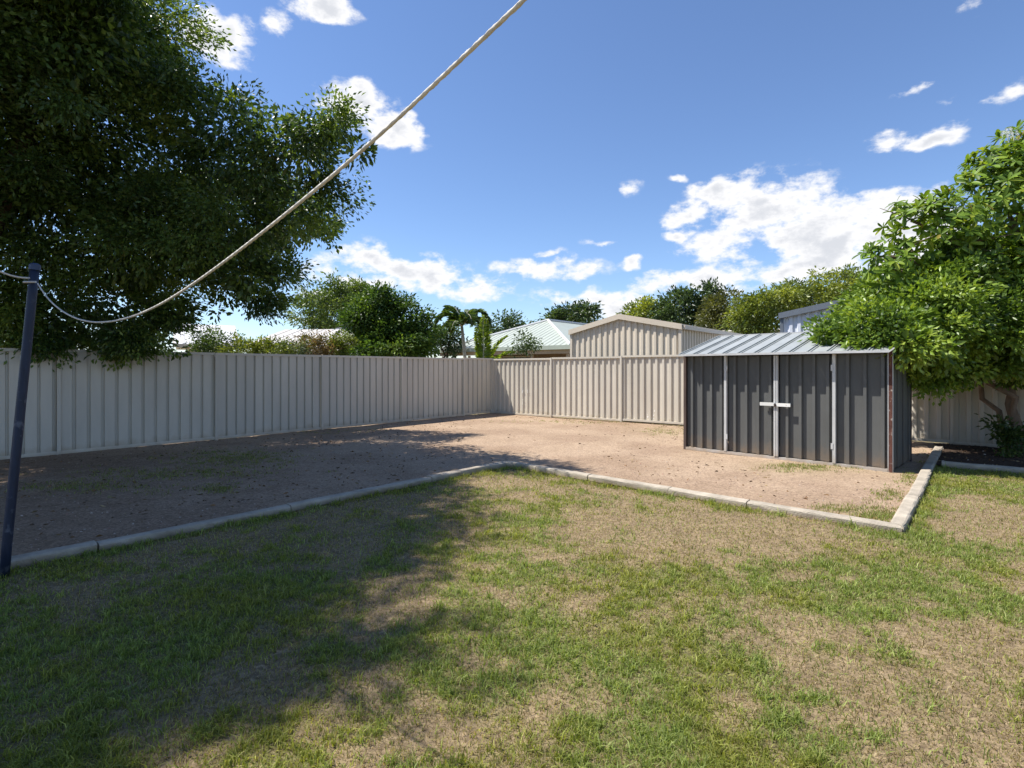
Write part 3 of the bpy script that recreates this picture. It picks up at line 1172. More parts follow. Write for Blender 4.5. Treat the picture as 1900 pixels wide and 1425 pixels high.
def foliage(name, lobes, n_cl, per, leaf_l, leaf_w, pal, mat, parent, shell=.55, spread=.16, droop=.25, flat=.8, zmin=None, core=0, clump=9):
    pos, out, off, cid = crown_points(lobes, n_cl, per, shell, spread, flat, clump)
    n0 = len(pos)
    if core:
        # old inner leaves that close the crown
        c = np.array([l[:3] for l in lobes], dtype=float)
        r = np.array([(l[3], l[3], l[4] if len(l) > 4 else l[3] * flat) for l in lobes], dtype=float)
        wt = r.prod(1) ** .8
        k = rng.choice(len(lobes), size=core, p=wt / wt.sum())
        d = unit(rng.normal(size=(core, 3)))
        pos = np.concatenate([pos, c[k] + d * r[k] * (.64 * rng.random(core)[:, None] ** .4)])
        out = np.concatenate([out, d])
        off = np.concatenate([off, d * spread])
        cid = np.concatenate([cid, rng.integers(0, cid.max() + 1, core)])
    big = (np.arange(len(pos)) >= n0)
    if zmin is not None:
        k = pos[:, 2] > zmin
        pos, out, off, cid, big = pos[k], out[k], off[k], cid[k], big[k]
    n = len(pos)
    dirs = unit(out * .6 + off / spread * .6 + rng.normal(size=(n, 3)) * .5) - np.array([0, 0, droop])
    L = leaf_l * (0.65 + 0.7 * rng.random(n)) * np.where(big, 1.45, 1)
    W = leaf_w * (0.7 + 0.6 * rng.random(n)) * np.where(big, 1.8, 1)
    pal = np.array(pal, dtype=float)
    ct = (rng.random(cid.max() + 1) ** 1.25)[cid]          # each clump its own age of leaf
    t = np.clip(ct * .75 + rng.random(n) * .4 - .07, 0, .999) * (len(pal) - 1)
    i = t.astype(int)
    f = (t - i)[:, None]
    col = pal[i] * (1 - f) + pal[i + 1] * f
    col = col * (0.8 + 0.4 * rng.random((n, 1)))
    V, Fq, Cc = leaves(pos, dirs, L, W, col)
    return link(name, np_mesh(name, V, Fq, mat, Cc), parent)


def limb_path(a, b, n=7, jit=.1, sag=0.0):
    a, b = Vector(a), Vector(b)
    L = (b - a).length
    pts = []
    for i in range(n):
        t = i / (n - 1)
        p = a.lerp(b, t)
        k = math.sin(math.pi * t) * jit * L
        p += Vector((random.uniform(-1, 1), random.uniform(-1, 1), random.uniform(-.5, 1))) * k * .5
        p.z += sag * math.sin(math.pi * t) * L
        pts.append(p)
    return pts


def wood(root, base, fork, r0, targets, bark, twigs=3):
    """trunk from base to fork and a tapered limb, with side shoots, to each target"""
    base, fork = Vector(base), Vector(fork)
    tp = limb_path(base, fork, 8, .06)
    tp[0] = base
    MB().tube(tp, [r0 * (1.25 if i == 0 else 1 - .4 * i / 7) for i in range(8)], 10).build('trunk', bark, root, smooth=True)
    for t in targets:
        t = Vector(t)
        pts = limb_path(fork, t, 8, .16, .06)
        pts[0] = fork
        rr = r0 * .5
        m = MB().tube(pts, [rr * (1 - .85 * i / 7) + .006 for i in range(8)], 7)
        for k in range(twigs):
            i = random.randint(3, 6)
            e = pts[i] + Vector((random.gauss(0, 1), random.gauss(0, 1), random.gauss(.2, .7))).normalized() * random.uniform(.35, .8) * (t - fork).length * .35
            m.tube(limb_path(pts[i], e, 4, .12), [rr * .35, rr * .25, rr * .15, .004], 5)
        m.build('limb', bark, root, smooth=True)


def tree(name, label, base, lobes, n_cl, per, ll, lw, pal, r0=.12, fork=None, cat='tree', mat=None, bark=None, nt=5, group=None, **kw):
    root = empty(name, base)
    tag(root, label, cat, group)
    bx = Vector(base)
    rel = [(l[0] - bx.x, l[1] - bx.y, l[2] - bx.z) + tuple(l[3:]) for l in lobes]
    zc = sum(l[2] for l in rel) / len(rel)
    fk = fork if fork else (sum(l[0] for l in rel) / len(rel) * .5, sum(l[1] for l in rel) / len(rel) * .5, zc * .55)
    tg = sorted(rel, key=lambda l: -l[3])[:nt]
    wood(root, (0, 0, -.05), fk, r0, [l[:3] for l in tg], bark or M_bark)
    foliage('crown', rel, n_cl, per, ll, lw, pal, mat or M_leaf, root, **kw)
    return root


def LB(px, py, Y, r, rz=None):
    q = P(px, py, Y)
    return (q.x, q.y, q.z, r) + ((rz,) if rz else ())


# ------------------------------------------------------------------ the big dark tree overhanging the left fence
big = [LB(60, 90, 9.2, 2.1), LB(240, 70, 8.6, 1.0), LB(190, 250, 9.2, 1.8), LB(325, 160, 8.7, .62), LB(415, 235, 8.8, 1.05), LB(500, 255, 8.8, .85), LB(565, 275, 8.6, .85),
       LB(662, 282, 8.3, .42), LB(685, 285, 8.25, .22), LB(620, 450, 10.4, .25), LB(610, 240, 8.5, .38), LB(560, 370, 9.6, .85), LB(600, 415, 10.4, .5), LB(420, 400, 9.5, 1.35), LB(455, 505, 9.8, .8), LB(250, 440, 9.4, 1.55),
       LB(80, 330, 9.0, 2.0), LB(80, 510, 9.4, 1.4), LB(225, 565, 9.75, .85), LB(330, 585, 9.95, .5), LB(120, 600, 9.55, .65), LB(10, 590, 9.3, .8), LB(510, 555, 10.6, .32), LB(400, 575, 10.4, .35),
       LB(230, 650, 9.75, .28), LB(110, 640, 9.3, .3), LB(330, 650, 10.3, .25), LB(500, 455, 12.4, .9), LB(420, 470, 12.2, 1.2), LB(330, 400, 12.0, 1.7), LB(540, 400, 11.6, 1.0), LB(480, 350, 12.5, 1.2), LB(300, 540, 11.5, 1.0), LB(60, 600, 9.2, .8), LB(170, 612, 9.6, .65), LB(270, 605, 9.9, .55), LB(420, 540, 10.3, .55), LB(480, 550, 10.6, .42), LB(520, 510, 10.6, .45), LB(300, 640, 10.1, .3), LB(20, 640, 8.9, .35), LB(180, 655, 9.5, .22),
       (-8.3, 7.2, 5.6, 2.2), (-9.5, 5, 5, 2.0), (-9.6, 8.6, 5, 2.0), (-10.6, 6.6, 4.0, 1.6), (-9.0, 4.2, 4.6, 1.5), (-6.3, 7.6, 6.2, 1.5), (-7.2, 8.8, 7.4, 1.9)]
# high outer boughs out of view, added up the sun's path to shade the yard: ground point they shade, radius, height
for gx, gy, r, z in [(-1.52, 5.28, 1.15, 7.2), (-1.45, 4.35, 1.0, 7.5), (-2.2, 2.72, 1.3, 7.8), (-1.8, 4.84, 1.25, 7.6), (-2.3, 3.6, 1.35, 7.4), (-2.8, 1.9, 1.4, 7.6), (-1.75, 6.2, .9, 7.0),
                     (-3.4, 3.1, 1.5, 7.3), (-2.7, 5.7, 1.4, 7.3), (-3.5, 5.0, 1.8, 7.0), (-3.9, 2.6, 1.8, 7.2), (-2.8, 6.8, 1.5, 7.2), (-3.2, 1.2, 1.5, 7.4), (-4.4, 4.0, 1.8, 6.8), (-4.2, 6.2, 1.7, 6.8), (-5.2, 5.2, 1.8, 6.6)]:
    big += [(gx - .6325 * z, gy + .0683 * z, z, r)] * 2
DARK = [(.03, .06, .016), (.05, .09, .022), (.08, .135, .03), (.13, .20, .042), (.21, .27, .06)]
tree('broadleaf_tree', 'huge dark dense leafy tree overhanging the left fence', (-9.3, 9.4, 0), big, 30000, 15, .08, .037, DARK, r0=.28,
     fork=(.9, -1.2, 3.0), nt=14, spread=.15, shell=.66, droop=.35, flat=.85, core=105000, clump=46)

# ------------------------------------------------------------------ right-hand trees: small-leaved shrub tree and big-leaved frangipani
SMALL = [(.05, .09, .016), (.09, .155, .025), (.15, .235, .034), (.23, .325, .045), (.32, .40, .07)]
shr = [LB(1592, 606, 9.2, .24), LB(1620, 600, 8.9, .36), LB(1650, 580, 8.9, .48), LB(1720, 590, 8.7, .68), LB(1800, 620, 8.8, .8), LB(1880, 590, 9.0, 1.0), LB(1850, 655, 8.8, .45),
       LB(1720, 670, 8.6, .38), LB(1600, 628, 8.6, .22), LB(1640, 632, 8.2, .24), LB(1660, 650, 7.95, .17), LB(1690, 640, 8.2, .3), LB(1940, 665, 8.8, .55), LB(1760, 540, 9.0, .6), LB(1760, 695, 8.9, .3), LB(2010, 620, 8.8, 1.1),
       LB(1800, 675, 8.7, .3), (7.1, 9.9, 2.7, .65), (7.9, 10.0, 3.1, .75), (8.8, 9.9, 3.3, .85), (7.5, 9.4, 2.9, .7), (6.95, 10.3, 2.6, .36), (7.4, 10.2, 2.5, .42), (7.75, 10.0, 2.15, .36), (8.3, 9.9, 2.35, .42), (8.9, 9.7, 2.4, .42), LB(1725, 705, 8.9, .26), LB(1715, 672, 8.5, .3), LB(1742, 700, 8.6, .25), (6.8, 10.3, 2.1, .4), (7.3, 10.1, 1.9, .35), (6.4, 10.7, 2.2, .35),
       (5.1, 8.9, 2.0, .13), (5.4, 8.75, 2.05, .2), (5.2, 8.4, 2.0, .24), (5.45, 8.05, 1.98, .27), (5.7, 7.75, 1.92, .24), (5.2, 8.4, 2.0, .24), (5.45, 8.05, 1.98, .27), (5.7, 7.75, 1.92, .24), (5.62, 7.6, 1.80, .14), (5.62, 7.6, 1.80, .14), (4.95, 8.6, 1.95, .16), (4.95, 8.6, 1.95, .16), (7.0, 10.4, 2.9, .45), (7.5, 10.3, 2.9, .5), (6.75, 10.5, 2.5, .35), (6.75, 10.5, 2.5, .35), (7.9, 10.2, 2.6, .45), (7.3, 10.3, 2.3, .4), (5.7, 8.5, 2.2, .4), (5.8, 8.05, 2.05, .3), (6.15, 8.3, 2.2, .45), (5.5, 8.25, 2.02, .25), (5.5, 7.62, 1.82, .13), (5.85, 7.85, 1.85, .22), (6.3, 7.95, 1.75, .28)]  # clusters near the back fence are added in the sun's path to shade it
leafy = tree('leafy_tree', 'bright small-leaved tree spilling over the shed roof, trunk in the mulch bed', (8.75, 9.35, 0), shr, 7800, 15, .085, .046, SMALL, r0=.10,
     fork=(-.35, -.2, 1.2), nt=10, spread=.13, shell=.5, droop=.2, bark=M_barkp, core=16000, clump=15)


for a, b, r in (((.05, -.04, -.05), (-1.15, -.55, 2.0), .05), ((-.06, .05, -.05), (-.75, .45, 2.2), .045), ((.08, .03, -.05), (.5, -.35, 1.9), .05)):
    MB().tube(limb_path(a, b, 8, .10, .03), [r * (1.15 - .09 * i) for i in range(8)], 8).build('stem', M_barkp, leafy, smooth=True)


def frangipani():
    base = Vector((9.55, 9.2, 0))
    root = empty('frangipani_tree', base)
    tag(root, 'large-leaved frangipani tree rising above the leafy tree at the right edge', 'tree')
    lob = [LB(1870, 400, 9.5, 1.15), LB(1735, 440, 9.3, .75), LB(1655, 500, 9.2, .45), LB(1790, 520, 9.3, .8), LB(1930, 330, 9.6, 1.0), LB(1690, 410, 9.3, .42),
           LB(1850, 330, 9.5, .55), LB(2050, 420, 9.4, 1.5), LB(1900, 530, 9.4, 1.0), LB(1615, 475, 9.2, .22), LB(1690, 560, 9.2, .5), LB(1900, 290, 9.7, .6)]
    rel = [(l[0] - base.x, l[1] - base.y, l[2], l[3]) for l in lob]
    wood(root, (0, 0, -.05), (-.3, 0, 1.9), .12, [l[:3] for l in rel], M_barkp, twigs=5)
    c = np.array([l[:3] for l in rel])
    r = np.array([l[3] for l in rel])
    nR = 1250
    k = rng.choice(len(rel), size=nR, p=r ** 2 / (r ** 2).sum())
    d = unit(rng.normal(size=(nR, 3)) + np.array([-.15, -.35, .35]))
    rad = .55 + .5 * rng.random(nR)
    ros = c[k] + d * (r[k] * rad)[:, None]
    # leaf outline, widest beyond the middle, folded on the midrib, tip curling down
    st = [0, .18, .45, .7, .9, 1.0]
    wd = [.02, .085, .145, .165, .11, 0.0]
    LV, LF = [], []
    for a, b in zip(st, wd):
        zz = -.16 * a * a
        LV += [(a, -b, zz + b * .35), (a, 0, zz), (a, b, zz + b * .35)]
    for i in range(5):
        o = i * 3
        LF += [(o, o + 1, o + 4, o + 3), (o + 1, o + 2, o + 5, o + 4)]
    pal = [(.09, .155, .02), (.15, .24, .026), (.23, .32, .034), (.33, .38, .045), (.30, .24, .05)]
    meshes = []
    for j, pc in enumerate(pal):
        V = np.array(LV)
        Q = np.array(LF)
        meshes.append(np_mesh('leaf', V, Q, M_leafg, np.tile(np.array(pc), (len(V), 1)), smooth=True))
    # the rosettes nearest the viewer get single leaves, the rest are joined
    wx = ros + np.array([base.x, base.y, 0])
    ppx = 950 + wx[:, 0] / wx[:, 1] * F
    score = d[:, 1] + np.where((ppx > 1600) & (ppx < 1890), 0, 5)
    order = np.argsort(score)
    Vs, Fs, Cs = [], [], []
    nv = 0
    count = 0
    for q, idx in enumerate(order):
        ax = Vector(d[idx]) + Vector((0, 0, .5))
        ax.normalize()
        nl = random.randint(5, 10)
        for j in range(nl):
            th = 2 * math.pi * j / nl * 1.0 + random.uniform(-.3, .3)
            ref = Vector((1, 0, 0)) if abs(ax.x) < .8 else Vector((0, 1, 0))
            e1 = ax.cross(ref).normalized()
            e2 = ax.cross(e1)
            tilt = random.uniform(-.25, 1.05)
            dirv = ((e1 * math.cos(th) + e2 * math.sin(th)) * math.cos(tilt) + ax * math.sin(tilt)).normalized()
            dirv.z -= random.uniform(0, .35)
            dirv.normalize()
            sidev = dirv.cross(ax).normalized()
            up = sidev.cross(dirv)
            ln = random.uniform(.11, .22)
            from mathutils import Matrix
            mt = Matrix((dirv * ln, sidev * ln, up * ln)).transposed().to_4x4()
            mt.translation = Vector(ros[idx])
            ci = min(4, int(abs(random.gauss(1.3, 1.0))))
            if count < 300:
                o = link('leaf', meshes[ci], root)
                o.matrix_basis = mt
                count += 1
            else:
                A = np.array(mt)
                V = np.array(LV) @ A[:3, :3].T + A[:3, 3]
                Vs.append(V)
                Fs.append(np.array(LF) + nv)
                Cs.append(np.tile(np.array(pal[ci]) * random.uniform(.8, 1.15), (len(V), 1)))
                nv += len(V)
    cr = link('crown', np_mesh('crown', np.concatenate(Vs), np.concatenate(Fs), M_leafg, np.concatenate(Cs), smooth=True), root)
    cr['kind'] = 'stuff'
    # sprays of white flowers at the top
    mf = paint('white_petal', (.85, .84, .78), rough=.6, var=.04)
    for px, py in ((1868, 246), (1838, 292), (1826, 300), (1880, 250)):
        f0 = P(px, py, 9.4) - base
        m = MB()
        for j in range(9):
            cpt = f0 + Vector((random.gauss(0, .05), random.gauss(0, .05), random.gauss(0, .035)))
            for t in range(5):
                th = t * 2 * math.pi / 5
                aa = Vector((math.cos(th), -.5, math.sin(th))) * .035
                bb = Vector((math.cos(th + .9), -.35, math.sin(th + .9))) * .025
                n = len(m.v)
                m.v += [tuple(cpt), tuple(cpt + bb), tuple(cpt + aa), ]
                m.f.append((n, n + 1, n + 2))
        m.tube([f0, f0 + Vector((.1, .05, -.25))], .008, 5)
        m.build('flower_spray', mf, root)
    return root


frangipani()

# ------------------------------------------------------------------ trees and shrubs beyond the fences
MID = [(.03, .055, .016), (.05, .085, .022), (.08, .13, .03), (.12, .18, .045)]
YEL = [(.08, .11, .022), (.13, .17, .03), (.22, .255, .04), (.31, .34, .06)]
FARD = [(.03, .05, .02), (.045, .075, .03), (.07, .11, .035), (.09, .14, .045)]


def ftree(name, label, spec, n_cl, per, ll, lw, pal, cat='tree', r0=.1, group=None, **kw):
    lob = []
    for px, py, Y, rx, ry in spec:
        q = P(px, py, Y)
        lob.append((q.x, q.y, q.z, rx / F * Y, ry / F * Y))
    x = sum(l[0] for l in lob) / len(lob)
    y = sum(l[1] for l in lob) / len(lob)
    return tree(name, label, (x, y, -.05), lob, n_cl, per, ll, lw, pal, r0=r0, cat=cat, nt=min(4, len(lob)), group=group, zmin=.1, **kw)


ftree('round_tree', 'rounded mid-green tree rising behind the cream roofed house', [(625, 560, 43, 60, 44), (582, 575, 43, 36, 32), (670, 565, 43, 44, 34), (640, 592, 43, 58, 36)],
      900, 16, .26, .12, [(.05, .085, .022), (.08, .125, .03), (.12, .175, .04), (.17, .225, .06)], spread=.4)
ftree('bushy_tree', 'dense glossy bushy tree just behind the left fence near the corner', [(700, 578, 17.6, 48, 44), (678, 605, 17.4, 36, 42), (745, 600, 17.6, 42, 42), (780, 630, 17.8, 32, 40), (730, 640, 17.3, 60, 45), (668, 645, 17.2, 26, 36)],
      1700, 16, .12, .06, [(.03, .06, .014), (.05, .10, .02), (.09, .16, .026), (.16, .23, .04)], spread=.17, shell=.6, mat=M_leafg)
ftree('shrub', 'yellow-green shrub topping the left fence under the big tree', [(450, 655, 13.6, 34, 20), (500, 656, 14.0, 34, 18)], 260, 16, .08, .035, YEL, cat='shrub', r0=.03, spread=.12)
ftree('shrub', 'pale grey-green shrub beside the yellow-green one above the fence', [(540, 656, 14.6, 26, 18)], 150, 16, .08, .03, [(.08, .11, .06), (.13, .17, .09), (.18, .22, .12)], cat='shrub', r0=.03, spread=.12)
ftree('shrub', 'reddish-leaved shrub above the left fence', [(580, 652, 15.0, 30, 24), (605, 656, 15.0, 20, 18)], 200, 15, .09, .03, [(.09, .09, .035), (.16, .10, .05), (.2, .15, .06), (.12, .14, .04)], cat='shrub', r0=.03, spread=.14)
ftree('shrub', 'upright bright green shrub between red-leaved shrub and bushy tree', [(632, 652, 15.3, 18, 28)], 160, 15, .1, .035, YEL, cat='shrub', r0=.03, spread=.12)
ftree('shrub', 'dark low shrub by the cream house under the tree edge', [(400, 640, 14.0, 40, 26), (370, 650, 13.6, 30, 16)], 200, 15, .08, .035, MID, cat='shrub', r0=.03, spread=.13)
ftree('distant_tree', 'dark flat-topped distant tree behind the pale green roof', [(1065, 588, 48, 45, 12), (1035, 592, 48, 25, 8), (1085, 582, 48, 25, 12)], 330, 12, .35, .16, FARD, r0=.2, spread=.45, group=None)
ftree('distant_tree', 'light green distant tree above the garage ridge', [(1200, 585, 42, 40, 20), (1180, 590, 42, 26, 14)], 300, 12, .3, .14, YEL, r0=.2, spread=.4)
ftree('distant_tree', 'dark green uneven tree behind the garage roof', [(1262, 572, 40, 40, 28), (1300, 562, 40, 34, 28), (1245, 590, 40, 34, 20), (1318, 590, 40, 40, 28), (1325, 545, 40, 12, 12)], 650, 12, .28, .13, FARD, r0=.25, spread=.36)
ftree('distant_tree', 'olive brown-green tree right of the dark one', [(1350, 585, 36, 36, 38), (1330, 600, 36, 30, 24)], 420, 12, .25, .1, [(.06, .07, .02), (.1, .105, .03), (.14, .15, .04)], r0=.2, spread=.3)
ftree('distant_tree', 'yellow-green rounded tree left of the blue-grey shed', [(1415, 580, 31, 48, 40), (1395, 600, 31, 40, 34), (1440, 560, 31, 34, 26)], 620, 14, .2, .09, YEL, r0=.2, spread=.25)
ftree('distant_tree', 'broad yellow-green tree crest behind the blue-grey shed', [(1500, 545, 33, 56, 36), (1560, 545, 33, 56, 40), (1460, 560, 33, 40, 30), (1610, 550, 33, 50, 45), (1530, 570, 33, 80, 40)], 900, 14, .22, .1, YEL, r0=.25, spread=.28)
ftree('distant_tree', 'grey-green tree showing behind the palms', [(930, 605, 33, 30, 22), (905, 615, 33, 24, 20), (965, 612, 33, 20, 12)], 260, 12, .22, .1, FARD, r0=.15, spread=.28)
ftree('distant_tree', 'small dark tree between the bushy tree and the palms', [(835, 632, 27, 22, 20), (815, 625, 27, 14, 12)], 160, 12, .18, .08, FARD, r0=.12, spread=.22)
ftree('shrub', 'low sparse shrub in front of the veranda right of the palms', [(960, 640, 19, 26, 20), (985, 645, 19, 18, 14)], 90, 9, .1, .045, MID, cat='shrub', r0=.025, spread=.16)


ftree('low_plant', 'low leafy plant at the foot of the trunk in the mulch bed', [(1846, 812, 9.0, 26, 24), (1870, 822, 9.0, 20, 18)], 70, 12, .09, .045, MID, cat='plant', r0=.015, spread=.1)


def palm(label, base, fronds, stem_r, crown_h, pal, lean=(0, 0)):
    root = empty('palm_tree', base)
    tag(root, label, 'palm')
    top = Vector((lean[0], lean[1], crown_h))
    pts = [Vector((lean[0] * t * t, lean[1] * t * t, crown_h * t)) for t in (0, .2, .4, .6, .8, 1)]
    MB().tube(pts, [stem_r * (1.2 - .5 * i / 5) for i in range(6)], 9).build('trunk', M_palmstem, root, smooth=True)
    for az, elv, ln, dr, wdt in fronds:
        d = Vector((math.cos(az) * math.cos(elv), math.sin(az) * math.cos(elv), math.sin(elv)))
        ps = [top.copy()]
        n = 22
        for i in range(n):
            d = (d + Vector((0, 0, -dr / n * (0.5 + 1.5 * i / n)))).normalized()
            ps.append(ps[-1] + d * ln / n)
        cen, dirs, Ls = [], [], []
        for i in range(3, n + 1):
            t = i / n
            tg = (ps[i] - ps[i - 1]).normalized()
            sd = tg.cross(Vector((0, 0, 1)))
            if sd.length < .1:
                sd = Vector((1, 0, 0))
            sd.normalize()
            for s in (-1, 1):
                for r in range(3):
                    cen.append(ps[i] - tg * ln / n * r / 3)
                    dv = sd * s * 1.0 + tg * random.uniform(.45, .9) + Vector((0, 0, random.uniform(-.55, .1)))
                    dirs.append(dv)
                    Ls.append(wdt * (math.sin(math.pi * min(1, t * .88 + .1)) * .9 + .15) * random.uniform(.85, 1.1))
        cen, dirs, Ls = np.array([tuple(x) for x in cen]), np.array([tuple(x) for x in dirs]), np.array(Ls)
        pc = np.array(pal)
        col = pc[rng.integers(0, len(pc), len(cen))] * (.85 + .3 * rng.random((len(cen), 1)))
        V, Fq, Cc = leaves(cen, dirs, Ls, np.full(len(cen), wdt * .2 + .03), col, fold=.2)
        fo = link('frond', np_mesh('frond', V, Fq, M_leafg, Cc), root)
        MB().tube(ps, [.018 * (1 - .85 * i / n) + .003 for i in range(n + 1)], 5).build('rachis', M_palmstem, fo)
    return root


R = math.radians
PG = [(.07, .12, .03), (.05, .09, .025), (.11, .16, .035)]
q = P(866, 645, 20.5)
top = P(857, 606, 20.5)
palm('arching feather palm behind the corner of the fences', (q.x, q.y, 0),
     [(R(178), R(66), 1.7, 3.6, .42), (R(5), R(70), 1.8, 3.6, .44), (R(150), R(80), 1.5, 3.4, .4), (R(-30), R(50), 1.1, 2.0, .3), (R(200), R(30), 1.0, 1.6, .3), (R(60), R(70), 1.4, 2.2, .32), (R(250), R(40), 1.0, 1.8, .3), (R(120), R(55), 1.5, 2.8, .4), (R(35), R(50), 1.6, 2.8, .4), (R(-60), R(65), 1.3, 3.0, .36)],
     .075, top.z, PG, lean=(top.x - q.x, 0))
q = P(897, 660, 19.0)
palm('bright upright young palm with stiff yellow-green fronds beside the arching one', (q.x, q.y, 0),
     [(R(100), R(87), 2.1, .3, .30), (R(60), R(85), 2.0, .35, .32), (R(140), R(80), 1.7, .5, .3), (R(0), R(62), 1.5, 1.3, .34), (R(20), R(74), 1.7, 1.2, .34), (R(-20), R(50), 1.4, 1.7, .32), (R(60), R(60), 1.3, 1.4, .3), (R(-5), R(38), 1.5, 1.6, .3)],
     .06, 1.25, [(.30, .38, .03), (.22, .31, .03), (.15, .22, .03)])

# ------------------------------------------------------------------ clothesline post and rope


def clothesline():
    b = Vector((-3.585, 3.82, 0))
    t = P(65, 493, 4.02)
    root = empty('clothesline_post', b)
    tag(root, 'leaning navy blue steel clothesline post at the left edge', 'post')
    tl = t - b
    MB().tube([tl * (i / 10) - Vector((0, 0, .06 if i == 0 else 0)) for i in range(11)], .029, 16).build('pole', M_post, root, smooth=True)
    MB().tube([tl - tl.normalized() * .035, tl + tl.normalized() * .004, tl + tl.normalized() * .016], [.035, .035, .022], 16).build('cap', M_cap, root, smooth=False)
    ey = tl * ((2.1) / tl.z)
    MB().tube([ey + Vector((-.045, -.03, .0)), ey + Vector((.05, -.035, 0))], .008, 8).build('line_hook', M_zinc, root)
    # the rope lies in one vertical plane through the hook
    anchor = P(70, 526, 3.98)
    dx, dy = .761, -.649
    prof = [(70, 526), (78, 540), (90, 556), (105, 570), (130, 587), (160, 597), (190, 599), (230, 593), (280, 575), (340, 540), (400, 498), (460, 453), (520, 405), (580, 357), (640, 307),
            (700, 256), (760, 201), (820, 145), (880, 88), (930, 40), (972, 0)]
    raw = []
    for px, py in prof:
        k = (px - 950) / F
        s = (k * anchor.y - anchor.x) / (dx - k * dy)
        Y = anchor.y + s * dy
        raw.append((s, CH + (HZ - py) / F * Y))
    S = np.array([r[0] for r in raw])
    Z = np.array([r[1] for r in raw])
    pf = np.polyfit(S, Z, 5)
    s_end = S[-1]
    sl = np.polyval(np.polyder(pf), s_end)
    pts = []
    ss = np.arange(0, s_end + 1.2, .012)
    z0 = np.interp(ss, S, Z)
    ker = np.ones(41) / 41
    zp = np.concatenate([2 * z0[0] - z0[20:0:-1], z0, np.full(20, z0[-1])])
    zs = np.convolve(zp, ker, 'valid')
    for s, z in zip(ss, zs):
        if s > s_end - .3:
            z = None
        pts.append([s, z])
    # continue at the slope it leaves the frame with
    i1 = max(i for i, p in enumerate(pts) if p[1] is not None)
    g = (Z[-1] - pts[i1][1]) / (s_end - pts[i1][0])
    for i in range(i1 + 1, len(pts)):
        pts[i][1] = pts[i1][1] + g * (pts[i][0] - pts[i1][0])
    path = [Vector((anchor.x + s * dx, anchor.y + s * dy, z)) for s, z in pts]
    m = MB()
    m.tube(path, .0043, 12, twist=2 * math.pi / .055, lobes=3, amp=.24)
    ro = m.build('clothesline_rope', M_rope, None, smooth=True)
    tag(ro, 'thick cream twisted rope sagging from the post up across the sky', 'rope')
    a2 = P(56, 516, 3.99)
    b2 = P(0, 504, 3.75)
    e2 = b2 + (b2 - a2) * 2.5
    m = MB()
    pp = [a2.lerp(b2, i / 30) + Vector((0, 0, -.012 * math.sin(math.pi * i / 30))) for i in range(31)] + [b2.lerp(e2, i / 30) for i in range(1, 31)]
    m.tube(pp, .0065, 9, twist=60, lobes=3, amp=.13)
    loop = [ey + Vector((.042 * math.cos(a), .042 * math.sin(a), .012 * math.sin(a * .5) - .01)) for a in np.linspace(0, 4 * math.pi, 40)]
    m.tube(loop, .0055, 7)
    r2 = m.build('clothesline_rope', M_rope, None, smooth=True)
    tag(r2, 'short grey rope end tied round the post top, running off to the left', 'rope')


clothesline()

# ------------------------------------------------------------------ grass, weeds and litter


def blades(x, y, z, L, W, col, lean=.5):
    n = len(x)
    az = rng.random(n) * 2 * math.pi
    th = rng.random(n) * 2 * math.pi
    d = np.stack([np.cos(az), np.sin(az), np.zeros(n)], 1)
    s = np.stack([np.cos(th), np.sin(th), np.zeros(n)], 1)
    ln = (lean * (0.3 + 1.2 * rng.random(n)))[:, None]
    b = np.stack([x, y, z], 1)
    up = np.array([0, 0, 1.0])
    mid = b + (up * (1 - .25 * ln) + d * ln * .45) * L[:, None] * .55
    tip = b + (up * (1 - .55 * np.minimum(ln, 1.4)) + d * ln * 1.1) * L[:, None]
    w = W[:, None] * .5
    V = np.stack([b - s * w, b + s * w, mid + s * w * .8, mid - s * w * .8, tip], 1).reshape(-1, 3)
    i = np.arange(n)[:, None] * 5
    Fq = np.concatenate([i + np.array([0, 1, 2]), i + np.array([0, 2, 3]), i + np.array([3, 2, 4])], 1).reshape(-1, 3)
    return V, Fq, np.repeat(col, 5, axis=0)


GREEN = np.array([[.14, .18, .032], [.19, .25, .048], [.25, .31, .07], [.34, .39, .13], [.22, .28, .08]])
STRAW = np.array([[.26, .20, .10], [.34, .275, .15], [.43, .36, .21], [.19, .14, .07], [.31, .28, .10]])


